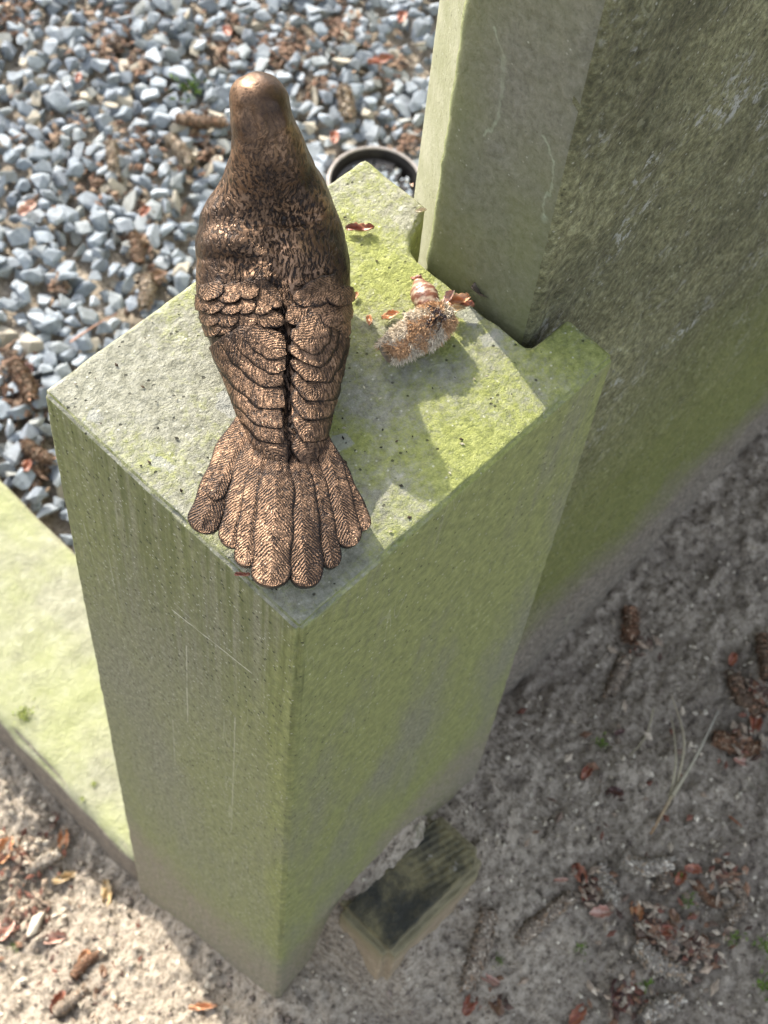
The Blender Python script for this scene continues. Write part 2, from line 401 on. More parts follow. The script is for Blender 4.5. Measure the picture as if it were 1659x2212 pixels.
# ------------------------------------------------------------------ ground
CTRL = [(0, 1, -4.5), (0, .63, -4.22), (0, .31, -4.05), (0, 0, -3.78), (.28, -.03, -3.50), (.33, -.35, -3.72), (.62, -.05, -3.28), (.62, -.5, -3.55),
        (.95, -.34, -3.36), (.9, .0, -3.22), (1.25, 0, -3.25), (1.7, .2, -3.45), (2.7, .2, -3.35), (3.6, .2, -3.2), (5.2, .2, -3.1),
        (0, 1.5, -4.55), (0, 3, -4.55), (-.8, .7, -4.35), (-1.6, 2, -4.5), (-.45, .1, -3.95), (1.4, -1.6, -3.5), (-.2, -1.2, -3.8), (3, -.9, -3.35),
        (5.2, -2, -3.3), (-2, -1, -4.1), (-2, 4, -4.6), (3, -3, -3.5), (0.3, -3, -3.8), (-2, -3, -4.0), (1.8, -.4, -3.4)]
_c = np.array(CTRL)
def _tps(r): return r * r * np.log(r + 1e-9)
_d = np.linalg.norm(_c[:, None, :2] - _c[None, :, :2], axis=2)
_A = _tps(_d) + np.eye(len(_c)) * .002
_Pm = np.c_[np.ones(len(_c)), _c[:, :2]]
_L = np.block([[_A, _Pm], [_Pm.T, np.zeros((3, 3))]])
_w = np.linalg.solve(_L, np.r_[_c[:, 2], 0, 0, 0])
def gbase(x, y):
    x = np.asarray(x, float); y = np.asarray(y, float)
    xc = np.clip(x, -2.4, 5.6); yc = np.clip(y, -3.2, 4.2)
    d = np.sqrt((xc[..., None] - _c[:, 0]) ** 2 + (yc[..., None] - _c[:, 1]) ** 2)
    z = _tps(d) @ _w[:-3] + _w[-3] + _w[-2] * xc + _w[-1] * yc
    z = np.clip(z, -4.7, -2.85)
    inside = np.minimum(sm((x - .12) / .4), np.where(x > 1.2, sm((y - .28) / .3), sm((y - .15) / .3)))
    heap_ = -2.955 + y * 1.3 - ((x - .60) / .27) ** 4 * .14
    z = np.where((y < .1) & (x > .2) & (x < 1.0), np.maximum(z, heap_), z)
    return z * (1 - inside) + -5.0 * inside
def gh(x, y):
    x = np.asarray(x, float); y = np.asarray(y, float)
    z = gbase(x, y)
    p = np.stack([x, y, np.zeros_like(x)], -1)
    z = z + fbm(p * 2.2, 3, 5) * .045 + fbm(p * 9, 3, 9) * .022
    k = fbm(p * 26, 3, 21, .6); z = z + k * .014
    crumb = np.maximum(vnoise(p * 17, 33), .25) - .25
    lit = sm((.15 - x) / .4)
    z = z + crumb * (.035 + .03 * lit)
    return z
def hit_ground(u, v, zf=None):
    z = -3.5
    for i in range(12):
        P = bp(u, v, z); zn = float(gbase(P[0], P[1])); z = .5 * z + .5 * zn
    P = bp(u, v, z); P[2] = float(gh(P[0], P[1])); return P

xs = np.concatenate([np.linspace(-30, -2.3, 14)[:-1], np.arange(-2.3, 5.4, .0165), np.linspace(5.4, 30, 14)[1:]])
ys = np.concatenate([np.linspace(-30, -2.9, 14)[:-1], np.arange(-2.9, 3.3, .0165), np.linspace(3.3, 30, 14)[1:]])
X, Y = np.meshgrid(xs, ys, indexing='ij')
Z = gh(X, Y)
V = np.stack([X, Y, Z], -1).reshape(-1, 3)
nx, ny = len(xs), len(ys)
I = np.arange(nx * ny).reshape(nx, ny)
F = np.stack([I[:-1, :-1], I[1:, :-1], I[1:, 1:], I[:-1, 1:]], -1).reshape(-1, 4)
# drop the soil that would sit hidden under the gravel bed
cx = V[F].mean(1)
keep = ~((cx[:, 0] > .6) & (cx[:, 1] > .7) & (cx[:, 0] < 12) & (cx[:, 1] < 12))
F = F[keep]
ground = link('ground', mesh_np('ground', V, F), M_SOIL); tag(ground, kind='structure')

# ------------------------------------------------------------------ pedestal + headstone + kerb : prism, voxel remesh, chipped edges
def prism(name, poly, z0, z1, bev, vox, mat, fn):
    bm = bmesh.new()
    vs = [bm.verts.new((x, y, z0)) for x, y in poly]
    f = bm.faces.new(vs)
    r = bmesh.ops.extrude_face_region(bm, geom=[f])
    bmesh.ops.translate(bm, verts=[g for g in r['geom'] if isinstance(g, bmesh.types.BMVert)], vec=(0, 0, z1 - z0))
    bmesh.ops.recalc_face_normals(bm, faces=bm.faces)
    bmesh.ops.bevel(bm, geom=list(bm.edges), offset=bev, segments=2, affect='EDGES', clamp_overlap=True)
    me = bpy.data.meshes.new('tmp'); bm.to_mesh(me); bm.free()
    o = bpy.data.objects.new('tmp', me); COL.objects.link(o)
    md = o.modifiers.new('r', 'REMESH'); md.mode = 'VOXEL'; md.voxel_size = vox; md.use_smooth_shade = True
    dg = bpy.context.evaluated_depsgraph_get(); dg.update()
    m2 = bpy.data.meshes.new_from_object(o.evaluated_get(dg))
    bpy.data.objects.remove(o); bpy.data.meshes.remove(me)
    n = len(m2.vertices); co = np.zeros(n * 3); m2.vertices.foreach_get('co', co); co = co.reshape(-1, 3)
    no = np.zeros(n * 3); m2.vertices.foreach_get('normal', no); no = no.reshape(-1, 3)
    co = co + no * fn(co, no)[:, None]
    m2.vertices.foreach_set('co', (co * S).ravel())
    m2.polygons.foreach_set('use_smooth', [True] * len(m2.polygons))
    m2.name = name; m2.materials.clear(); m2.update()
    return link(name, m2, mat)

def ped_disp(co, no):
    edge = 1 - np.abs(no).max(1)                       # >0 on bevels
    e = np.clip(edge * 4, 0, 1)
    d = fbm(co * 26, 3, 3) * .0010 + fbm(co * 3, 2, 8) * .0008
    top = no[:, 2] > .6
    d = d + np.where(top, fbm(co * 34, 2, 14) * .0018, 0)
    chip = np.clip(fbm(co * 11, 3, 4) - .1, 0, 1)
    return d - e * (chip * .012 + .002)
ped = prism('stone_pedestal', [(0, 0), (1.25, 0), (1.25, .185), (1.085, .185), (1.085, .64), (1.12, .683), (1.25, .735), (1.25, 1), (0, 1)], -5.0, 0, .010, .0125, M_PED, ped_disp)
tag(ped, 'square algae-covered sandstone pillar carrying the bronze bird, notched round the headstone', 'pedestal')

def slab_disp(co, no):
    edge = 1 - np.abs(no).max(1); e = np.clip(edge * 3, 0, 1)
    cham = (co[:, 1] > .64) & (co[:, 0] > 1.27)
    bk = sm((.34 - co[:, 1]) / .1) * sm((co[:, 0] - 1.13) / .1) * np.clip(-no[:, 1] * 1.4, 0, 1)
    q = co * np.array([1.0, 1, .8])
    d = fbm(q * 3.0, 3, 2) * .016 + fbm(q * 14, 3, 40, .6) * .005
    rdg = 1 - np.abs(vnoise(q * np.array([6, 6, 4.5]), 71))
    d = (d + rdg * .008 - .008) * bk
    d = d + fbm(co * 26, 2, 3) * .003 * (~cham)
    return np.where(cham & (e > .2) & (no[:, 2] < .5), d * .3, d - e * np.clip(fbm(co * 9, 3, 4), 0, 1) * .006)
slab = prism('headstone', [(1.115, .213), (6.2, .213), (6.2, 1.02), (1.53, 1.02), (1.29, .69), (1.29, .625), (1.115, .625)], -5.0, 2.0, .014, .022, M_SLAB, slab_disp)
tag(slab, 'tall mossy headstone slab with rough back and smooth side, set in the pillar notch', 'headstone')

KZ = -4.13
kerb = prism('stone_kerb', [(0.02, 1.004), (.95, 1.004), (.95, 7.5), (.02, 7.5)], -5.0, KZ, .03, .03, M_KERB,
             lambda co, no: fbm(co * 9, 3, 5) * .006 - np.clip((1 - np.abs(no).max(1)) * 3, 0, 1) * np.clip(fbm(co * 6, 3, 9), 0, 1) * .03)
tag(kerb, 'pale green grave kerb running from the pillar foot between the gravel and the soil', 'kerb')

# ------------------------------------------------------------------ gravel bed
GZ = -4.34
gx = np.linspace(.9, 12, 90); gy = np.linspace(.66, 12, 90)
X, Y = np.meshgrid(gx, gy, indexing='ij'); Z = GZ - .05 + fbm(np.stack([X, Y, X * 0], -1) * 3, 3, 6) * .02
bed = link('gravel_bed', mesh_np('gravel_bed', np.stack([X, Y, Z], -1).reshape(-1, 3), grid_faces(90, 90)), M_SOIL); tag(bed, kind='structure')

def rock_variant(seed):
    r = np.random.default_rng(seed)
    bm = bmesh.new()
    sc = np.array([r.uniform(.8, 1.3), r.uniform(.65, 1.0), r.uniform(.55, .8)])
    for i in range(12):
        d = r.normal(size=3); d /= np.linalg.norm(d); d *= r.uniform(.82, 1.0)
        bm.verts.new(d * sc)
    res = bmesh.ops.convex_hull(bm, input=list(bm.verts))
    bmesh.ops.delete(bm, geom=[v for v in bm.verts if not v.link_faces], context='VERTS')
    bmesh.ops.dissolve_limit(bm, angle_limit=math.radians(14), verts=list(bm.verts), edges=list(bm.edges))
    bmesh.ops.bevel(bm, geom=list(bm.edges), offset=.035, segments=1, affect='EDGES', clamp_overlap=True)
    bmesh.ops.triangulate(bm, faces=bm.faces)
    bm.normal_update()
    V = np.array([v.co[:] for v in bm.verts]); F = np.array([[v.index for v in f.verts] for f in bm.faces]); bm.free()
    return V * .5, F
NV = 30
palm = .66
pal = [(.40, .45, .50), (.47, .52, .57), (.34, .39, .44), (.52, .57, .62), (.43, .47, .49), (.30, .34, .39), (.48, .50, .48), (.38, .43, .49)]
variants = []
for i in range(NV):
    v, f = rock_variant(100 + i); c = palm * np.array(pal[i % len(pal)]) * random.uniform(.88, 1.1)
    if i % 17 == 5: c = np.array((.36, .33, .27))
    variants.append((v, f, np.tile(c, (len(v), 1))))
pts = []
spacing = .116
potC = bp(811, 396, -4.2)
for layer, (zz, dens) in enumerate(((GZ + .0, 1.0), (GZ + .055, .8))):
    for i, x in enumerate(np.arange(.99 + layer * .04, 9.2, spacing)):
        for y in np.arange(.7, 9.2, spacing):
            if random.random() > dens: continue
            px = x + random.uniform(-.04, .04); py = y + random.uniform(-.04, .04) + (i % 2) * spacing * .5
            if py < 1.06 and px > 1.02 and px < 6.3: continue
            if px < 1.27 and py < 1.03: continue
            if layer == 1 and px < 1.02: continue
            if math.hypot(px - potC[0], py - potC[1]) < .345: continue
            sc_ = spacing * random.choice((.9, 1.05, 1.2, 1.3, 1.5)) * random.uniform(.9, 1.12)
            if px - sc_ * .6 < .955: px = .955 + sc_ * .6
            pts.append((px, py, zz + random.uniform(-.015, .03), sc_))
pts = np.array(pts)
uvp = proj(pts[:, :3])
dist = np.linalg.norm(pts[:, :3] - CP, axis=1)
def poly_in(u, v, poly):
    c = False; n = len(poly)
    for i in range(n):
        x1, y1 = poly[i]; x2, y2 = poly[(i + 1) % n]
        if (y1 > v) != (y2 > v) and u < (x2 - x1) * (v - y1) / (y2 - y1) + x1: c = not c
    return c
occ = [[(88, 842), (440, 600), (430, 480), (505, 330), (500, 180), (550, 150), (610, 165), (650, 300), (700, 395), (790, 337), (900, 420), (943, 0), (1659, 0), (1659, 2212), (290, 2212)]]
vis = np.array([(0 < u < PW and 0 < v < PH and not poly_in(u, v, occ[0])) for u, v in uvp])
score = pts[:, 3] / dist * np.where(vis, 1, 0) * np.where(pts[:, 2] > GZ + .02, 1, .5)
# the nearest visible stones count as individuals
order = np.argsort(-(score > 0).astype(float) * (1e3 - dist) - score)
single = set(order[:300].tolist())
vmesh = []
for (v, f, c) in variants:
    me = mesh_np('pebble', v, f, c, smooth=False); me.materials.append(M_PEB); vmesh.append(me)
Vs, Fs, Cs = [], [], []; off = 0
for i, (px, py, pz, sc_) in enumerate(pts):
    k = random.randrange(NV)
    e = Matrix.Rotation(random.uniform(0, 6.28), 3, 'Z') @ Matrix.Rotation(random.uniform(-.7, .7), 3, 'X') @ Matrix.Rotation(random.uniform(-.7, .7), 3, 'Y')
    if i in single:
        o = bpy.data.objects.new('pebble', vmesh[k]); COL.objects.link(o); o.parent = bed
        o.matrix_local = Matrix.Translation(Vector((px, py, pz)) * S) @ (e.to_4x4() @ Matrix.Scale(sc_, 4))
    else:
        v, f, c = variants[k]
        Vs.append(v @ np.array(e).T * sc_ + (px, py, pz)); Fs.append(f + off); Cs.append(c * random.uniform(.85, 1.12)); off += len(v)
gr = link('gravel', mesh_np('gravel', np.concatenate(Vs), np.concatenate(Fs), np.concatenate(Cs), smooth=False), M_PEB, bed); tag(gr, kind='stuff')

# ------------------------------------------------------------------ bronze bird
ST = [  # image centre u, v, half width, section centre z, vertical semi axis
    (562, 222, 66, .560, .076), (568, 262, 71, .522, .080), (577, 300, 77, .480, .084), (584, 345, 88, .422, .092), (588, 385, 105, .36, .104), (584, 440, 133, .284, .122),
    (585, 500, 157, .225, .14), (592, 580, 166, .178, .142), (596, 660, 161, .146, .126), (605, 740, 143, .132, .108),
    (614, 820, 118, .115, .085), (617, 900, 95, .105, .07), (622, 960, 78, .105, .065), (627, 1010, 58, .09, .05), (630, 1050, 36, .08, .032)]
C_, A_, B_ = [], [], []
for u, v, hw, z, b in ST:
    P = bp(u, v, z); dep = (RM @ (P - CP))[2]; C_.append(P); A_.append(hw * dep / FPX); B_.append(b)
C_ = np.array(C_); A_ = np.array(A_); B_ = np.array(B_)
def catmull(arr, t):
    n = len(arr); i = np.clip(np.floor(t).astype(int), 0, n - 2); f = t - i
    g = lambda k: arr[np.clip(k, 0, n - 1)]
    if arr.ndim > 1: f = f[:, None]
    p0, p1, p2, p3 = g(i - 1), g(i), g(i + 1), g(i + 2)
    return .5 * ((2 * p1) + (-p0 + p2) * f + (2 * p0 - 5 * p1 + 4 * p2 - p3) * f * f + (-p0 + 3 * p1 - 3 * p2 + p3) * f ** 3)
NS, NA = 300, 220
t = np.linspace(0, len(ST) - 1, NS)
Cc, Aa, Bb = catmull(C_, t), catmull(A_, t), catmull(B_, t)
lat = np.array([.787, -.617, 0.0])
tang = np.gradient(Cc, axis=0); tang /= np.linalg.norm(tang, axis=1)[:, None]
upv = np.cross(lat, tang); upv /= np.linalg.norm(upv, axis=1)[:, None]; upv[upv[:, 2] < 0] *= -1
th = np.linspace(0, 2 * math.pi, NA, endpoint=False)
ct, sn = np.cos(th), np.sin(th)
pw = .88
cx_ = np.sign(ct) * np.abs(ct) ** pw; sx_ = np.sign(sn) * np.abs(sn) ** pw
BV = Cc[:, None, :] + Aa[:, None, None] * cx_[None, :, None] * lat + Bb[:, None, None] * sx_[None, :, None] * upv[:, None, :]
# head dome + short beak in front
hd = []
for k in range(1, 25):
    a = k / 24 * math.pi / 2
    hd.append((-tang[0] * math.sin(a) * .080, math.cos(a)))
Hv = []
for d, c in reversed(hd):
    c = max(c, .004)
    Hv.append(Cc[0] + d + A_[0] * c * cx_[:, None] * lat + B_[0] * c * sx_[:, None] * upv[0])
BV = np.concatenate([np.array(Hv), BV], 0)
nrow = BV.shape[0]
flat = BV.reshape(-1, 3)
# keep the belly flat on the stone
smoothV = flat.copy(); low = flat[:, 2] < .004
flat[low, 2] = .004
# sculpted swellings: image anchor, radius px, height
uvb = proj(flat)
nrm = np.zeros_like(flat).reshape(nrow, NA, 3)
du = np.gradient(BV, axis=0); dv = np.roll(BV, -1, 1) - np.roll(BV, 1, 1)
nrm = np.cross(dv, du); nrm /= np.linalg.norm(nrm, axis=2)[..., None] + 1e-9
ctr = np.repeat(np.concatenate([np.repeat(Cc[:1], 24, 0), Cc], 0)[:, None, :], NA, 1)
sgn = np.sign((nrm * (BV - ctr)).sum(2)); nrm *= sgn[..., None]
nf = nrm.reshape(-1, 3)
front = (nf @ (CP - np.array([.5, .6, .3])) > 0)
disp = np.zeros(len(flat))
LUMPS = [(503, 525, 55, 30, .020), (655, 560, 60, 38, .018), (690, 452, 20, 34, .018), (664, 440, 22, 26, .016), (470, 450, 22, 24, .014), (585, 470, 26, 60, .012), (602, 590, 20, 60, -.014), (585, 530, 30, 20, -.010),
         (568, 275, 10, 34, .008), (612, 262, 12, 24, .010), (540, 262, 14, 40, -.008), (590, 330, 8, 60, .006), (500, 700, 40, 60, .010), (700, 700, 40, 60, .010), (612, 720, 8, 110, -.006), (624, 880, 8, 110, -.006),
         (555, 600, 40, 14, .012), (650, 615, 44, 12, .012), (445, 470, 14, 20, .010), (520, 560, 70, 8, -.010)]
for (lu, lv, su, sv_, h) in LUMPS:
    disp += h * np.exp(-((uvb[:, 0] - lu) / su) ** 2 - ((uvb[:, 1] - lv) / sv_) ** 2) * front
base_disp = disp.copy()
disp += fbm(flat * 9, 3, 4) * .004 + fbm(flat * 24, 2, 9) * .0022
flat = flat + nf * disp[:, None]
# wear / stroke attribute: smooth on the head, strokes on the back
wearv = .72 + .28 * fbm(flat * 5, 3, 2)
smooth_ = np.clip((470 - uvb[:, 1]) / 250, 0, 1) * .95 + .05
side = sm((np.abs((flat - ctr.reshape(-1, 3)) @ lat) / .2 - .55) / .45)
smooth_ = np.clip(smooth_ + side * .45, 0, 1)
groove = np.exp(-((uvb[:, 0] - (610 + (uvb[:, 1] - 654) * .055)) / 9) ** 2) * sm((uvb[:, 1] - 640) / 30)
wearv = wearv * (1 - .6 * groove * front) * (1 - .25 * side)
battr = np.stack([np.clip(wearv, 0, 1), np.zeros_like(wearv), smooth_], 1)
# close head pole and tail end
faces = grid_faces(nrow, NA, True)
faces.append(tuple(range(NA))); faces.append(tuple(reversed([(nrow - 1) * NA + j for j in range(NA)])))
bird_base = (C_[7][0], C_[7][1], 0.0)
bird = empty('bird_statue', bird_base)
tag(bird, 'brown bronze dove seen from behind with folded wings and fanned tail, lying on the pillar', 'bird statue')
body = link('body', mesh_np('body', flat, faces, battr, uv=np.zeros((len(flat), 2))), M_BRONZE); adopt(body, bird)
# beak (points away from the viewer and down)
bt = []
P0 = Cc[0] + np.array([.617, .787, 0]) * .045 - np.array([0, 0, .01])
dirb = np.array([.617, .787, -.55]); dirb /= np.linalg.norm(dirb)
for i in range(8):
    k = i / 7; r = .026 * (1 - k) ** .7 + .001
    for j in range(12):
        a = j / 12 * 2 * math.pi
        bt.append(P0 + dirb * k * .09 + lat * math.cos(a) * r + np.cross(dirb, lat) * math.sin(a) * r * .8 + np.array([0, 0, -.012 * k * k]))
bf = grid_faces(8, 12, True) + [tuple(range(12)), tuple(reversed(range(84, 96)))]
ba = np.tile(np.array([[.6, 0, .9]]), (len(bt), 1))
beak = link('beak', mesh_np('beak', np.array(bt), bf, ba, uv=np.zeros((len(bt), 2))), M_BRONZE); adopt(beak, bird)

bvh_body = BVHTree.FromPolygons([Vector(v) for v in (flat - nf * (disp - base_disp)[:, None])], faces[:-2])
# tail guide surface
def tail_pt(s, l):
    """s 0 root .. 1 tip, l lateral (units)"""
    R0 = bp(616, 900, .125); T0 = bp(628, 1290, .052)
    d = T0 - R0
    P = R0 + d * s + lat * l
    P[2] = .125 + (.052 - .125) * min(s, 1.0) - .32 * l * l * (.4 + s) + .03 * math.sin(min(s, 1) * 3.1)
    return P
tv = [tail_pt(-.3 + i / 39 * 1.5, -.36 + j / 39 * .72) for i in range(40) for j in range(40)]
bvh_tail = BVHTree.FromPolygons([Vector(v) for v in tv], grid_faces(40, 40))
def cast(bvh, u, v):
    d = Vector(ray(u, v)); h = bvh.ray_cast(Vector(CP), d.normalized())
    if h[0] is None: return None
    n = h[1]
    if n.dot(d) > 0: n = -n
    return np.array(h[0]), np.array(n)

def feather(name, pts_px, W, parent, bvh, lift, thick=.012, p_end=2.0, t0=.55, barb=1.0, wearc=1.0, nl=26, nw=11, bend=0, shaft=True, root_w=.75):
    """pts_px: control points of the shaft in the view; W half width px. Projects to the guide, then becomes a solid shell."""
    pts_px = np.array(pts_px, float)
    t = np.linspace(0, len(pts_px) - 1, nl); c = catmull(pts_px, t)
    if len(pts_px) == 2: c = pts_px[0] + (pts_px[1] - pts_px[0]) * np.linspace(0, 1, nl)[:, None]
    tg = np.gradient(c, axis=0); tg /= np.linalg.norm(tg, axis=1)[:, None]; nm = np.stack([-tg[:, 1], tg[:, 0]], 1)
    k = np.linspace(0, 1, nl)
    k = 1 - (1 - k) ** 1.6 if True else k
    c = np.stack([np.interp(k, np.linspace(0, 1, nl), c[:, i]) for i in (0, 1)], 1)
    nm = np.stack([np.interp(k, np.linspace(0, 1, nl), nm[:, i]) for i in (0, 1)], 1)
    w = np.where(k < t0, 1.0, np.clip(1 - np.clip((k - t0) / (1 - t0), 0, 1) ** p_end, 0, 1) ** (1 / p_end))
    w = w * (root_w + (1 - root_w) * sm(k / .4)); w = np.maximum(w, .03)
    seed = random.random() * 100
    V, N, UV, AT, ok = [], [], [], [], True
    last = None
    length = 0; L = [0]
    G = np.zeros((nl, nw, 3)); NN = np.zeros((nl, nw, 3)); q = np.linspace(-1, 1, nw)
    for i in range(nl):
        for j in range(nw):
            jit = 1 + .05 * math.sin(seed + k[i] * 23 + q[j] * 3) * abs(q[j])
            h = None
            for fq in (1, .9, .8, .7, .6, .5, .4, .3, .2, .1, 0):      # stay on the modelled back
                u, v = c[i] + nm[i] * q[j] * w[i] * W * jit * fq
                h = cast(bvh, u, v)
                if h is not None and h[1] @ -ray(u, v) > .22 * np.linalg.norm(ray(u, v)): break
                h = None
            if h is None:
                if j > 0: h = (G[i, j - 1].copy(), NN[i, j - 1].copy())
                elif i > 0: h = (G[i - 1, j].copy(), NN[i - 1, j].copy())
                else: h = (np.array(bp(u, v, .1)), np.array((0, 0, 1.)))
            G[i, j], NN[i, j] = h
    for _ in range(6):
        Q = np.pad(NN, ((1, 1), (1, 1), (0, 0)), mode='edge'); NN = (Q[:-2, 1:-1] + Q[2:, 1:-1] + Q[1:-1, :-2] + Q[1:-1, 2:] + 2 * NN)
        NN /= np.linalg.norm(NN, axis=2)[..., None] + 1e-9
    ml = np.linalg.norm(np.diff(G[:, nw // 2], axis=0), axis=1); L = np.r_[0, np.cumsum(ml)]
    prof = (1 - np.abs(q) ** 5) * .35 + .65
    shaftp = np.exp(-(q / .13) ** 2) * (.30 if shaft else 0)
    rise = lift * (.55 + .45 * k)
    T = G + NN * (rise[:, None, None] + (thick * (prof + shaftp))[None, :, None])
    T = T + NN * (fbm(G * 30, 2, 3) * .0012)[..., None]
    Bm = G - NN * .006
    nT = nl * nw
    V = np.concatenate([T.reshape(-1, 3), Bm.reshape(-1, 3)], 0)
    F = grid_faces(nl, nw); F2 = [tuple(reversed([x + nT for x in f])) for f in F]
    per = [j for j in range(nw)] + [i * nw + nw - 1 for i in range(1, nl)] + [(nl - 1) * nw + j for j in range(nw - 2, -1, -1)] + [i * nw for i in range(nl - 2, 0, -1)]
    side = [(per[a], per[a] + nT, per[(a + 1) % len(per)] + nT, per[(a + 1) % len(per)]) for a in range(len(per))]
    uu = np.tile((q * .5 + .5)[None], (nl, 1)); vv = np.tile(L[:, None], (1, nw))
    wpx = W / 850.0
    UV = np.stack([.5 + (uu - .5) * wpx * 2.0, vv], -1).reshape(-1, 2)
    wr = (1.0 - .7 * np.abs(q) ** 14)[None] * (1 - .45 * np.exp(-((k) / .12) ** 2))[:, None] * wearc
    wr = np.clip(wr * (1 + .25 * shaftp[None]) , 0, 1)
    wt = np.stack([wr, np.full_like(wr, barb), np.full_like(wr, .12)], -1).reshape(-1, 3)
    wb = wt * np.array([.05, 1, 1])
    me = mesh_np(name, V, F + F2 + side, np.concatenate([wt, wb]), uv=np.concatenate([UV, UV]))
    o = link(name, me, M_BRONZE); adopt(o, parent); return o

def z2(a, b): return (365 + a * .345, 564 + b * .345)      # sculpt notes grid
# base of the wings : shells hugging the body sides
def wing(side, name):
    w = empty(name, (0, 0, 0)); w.parent = bird; w.location = -Vector(bird_base) * S
    return w
for side in (-1, 1):
    wg = wing(side, 'wing')
    if side < 0:
        prim = [  # root, mid, tip, half width px (outermost first)
            ((400, 790), (555, 1030), (722, 1290), 31), ((335, 665), (510, 915), (712, 1148), 28), ((310, 575), (495, 830), (706, 1066), 28),
            ((325, 500), (510, 735), (710, 950), 30), ((385, 455), (530, 630), (695, 802), 28), ((430, 430), (570, 580), (715, 700), 24), ((490, 430), (600, 530), (708, 600), 22)]
        cov = [((275, 390), (340, 440), 26), ((330, 380), (400, 430), 26), ((420, 400), (500, 440), 25), ((500, 430), (580, 460), 22), ((560, 470), (690, 500), 20),
               ((290, 300), (300, 400), 26), ((360, 330), (420, 400), 26), ((440, 350), (540, 400), 24), ((520, 340), (690, 395), 23),
               ((262, 230), (270, 310), 26), ((300, 250), (330, 330), 27), ((400, 270), (430, 340), 27), ((450, 250), (520, 330), 26), ((540, 260), (620, 330), 26), ((560, 170), (670, 300), 25),
               ((380, 190), (430, 270), 27), ((290, 170), (310, 250), 26), ((480, 160), (530, 250), 26)]
    else:
        prim = [((1010, 870), (940, 1070), (850, 1295), 41), ((1045, 690), (945, 920), (834, 1138), 39), ((1050, 560), (945, 790), (834, 1016), 41),
                ((1055, 460), (955, 680), (842, 895), 42), ((1000, 430), (930, 600), (840, 770), 41), ((965, 410), (900, 530), (825, 650), 38), ((930, 390), (880, 480), (815, 562), 33)]
        cov = [((1055, 380), (1040, 480), 26), ((1010, 400), (960, 490), 25), ((930, 420), (800, 500), 28), 
               ((1060, 290), (1048, 380), 26), ((1010, 310), (980, 410), 26), ((960, 310), (900, 410), 26), ((900, 290), (765, 385), 30),
               ((1060, 190), (1052, 280), 25), ((1040, 190), (1020, 290), 26), ((990, 180), (800, 260), 32)]
    n = len(prim)
    for i, (a, b, c, W) in enumerate(prim):
        feather('flight_feather', [z2(*a), z2(*b), z2(*c)], W + 3, wg, bvh_body, .010 + i * .0030, .0065, 1.1 if i < n - 2 else 1.6, .79, .55, .95, 34, 11, shaft=False)
    m = len(cov)
    for i, (a, b, W) in enumerate(cov):
        pa, pb = np.array(z2(*a)), np.array(z2(*b)); d = pb - pa
        feather('covert_feather', [pa - d * .35, pb + d * .12], W, wg, bvh_body, .012 + i * .0008, .007, 2.0, .42, .6, .95, 16, 13, shaft=True, root_w=.85)

# tail
tail = empty('tail', (0, 0, 0)); tail.parent = bird; tail.location = -Vector(bird_base) * S
TF = [  # root, tip, half width  (z2 notes), drawn low to high
    ((500, 930), (190, 1700), 36, 0), ((930, 1060), (1225, 1690), 24, 0),
    ((530, 960), (270, 1500), 22, 1), ((960, 1080), (1135, 1795), 29, 2),
    ((560, 1060), (385, 1800), 31, 2), ((880, 1190), (1020, 1930), 23, 3),
    ((600, 1130), (475, 1920), 27, 4), ((690, 1180), (632, 2050), 41, 6), ((795, 1200), (860, 2050), 37, 5)]
for (a, b, W, lv) in TF:
    pa, pb = np.array(z2(*a)), np.array(z2(*b)); mid = (pa + pb) / 2 + np.array([0, 0])
    feather('tail_feather', [pa, mid, pb], W, tail, bvh_tail, .002 + lv * .0042, .006, 2.0, .84, 1.0, 1.0, 44, 15, shaft=True, root_w=.36)
# tail core: thin plate under the feathers

# ------------------------------------------------------------------ sand-worn block at the pillar foot
def block():
    def bd(co, no):
        d = fbm(co * 7, 3, 3) * .007 + fbm(co * 24, 2, 5) * .003
        up = np.clip(no[:, 2], 0, 1) ** 2
        rib = np.sin((co[:, 0] * .25 + co[:, 1]) * 200 + vnoise(co * 5, 2) * 1.5)
        return d + up * (rib * .0022 * sm((co[:, 0] - .60) / .1) - .014 * np.maximum(0, fbm(co * 5, 2, 6)))
    o = prism('stone_block', [(.31, -.33), (.88, -.335), (.935, -.29), (.93, -.006), (.31, -.006)], -4.1, -3.05, .035, .0075, None, bd)
    n = NT('worn_block'); nz = n.sep(n.t.nodes.new('ShaderNodeNewGeometry').outputs['True Normal'])[2]
    x, y, z = n.sep(n.P)
    topc = n.ramp(n.noise(5, 6, .75), [(.38, (.025, .025, .018)), (.5, (.075, .066, .036)), (.64, (.19, .165, .08))])
    ribs = n.math('SINE', n.math('MULTIPLY', n.math('ADD', n.math('MULTIPLY', x, .25), y), 200))
    topc = n.mix(n.math('MULTIPLY', n.mr(ribs, 0, 1), n.mr(x, .6, .8, 0, .22)), topc, (.15, .135, .07))
    topc = n.mix(n.ramp(n.noise(13, 4, .7), [(.64, 0), (.68, .8)]), topc, (.26, .24, .2))
    sidec = n.ramp(n.noise(12, 5, .7), [(.3, (.20, .155, .10)), (.7, (.36, .29, .20))])
    edge = n.mr(nz, .95, .4)
    nzz = n.math('ADD', nz, n.math('MULTIPLY', n.math('SUBTRACT', n.noise(9, 4, .7), .5), .5))
    zz = n.math('ADD', z, n.math('MULTIPLY', n.math('SUBTRACT', n.noise(10, 4, .7), .5), .035))
    c = n.mix(n.mr(zz, -3.068, -3.088), topc, n.mix(n.mr(z, -3.10, -3.25), (.20, .175, .10), sidec))
    n.fin(c, .75, n.bump(n.noise(40, 5, .7), .012, .8))
    o.data.materials.append(n.m)
    tag(o, 'small black and yellow-brown worn block with ribbed top, half buried beside the pillar foot', 'block')
block()

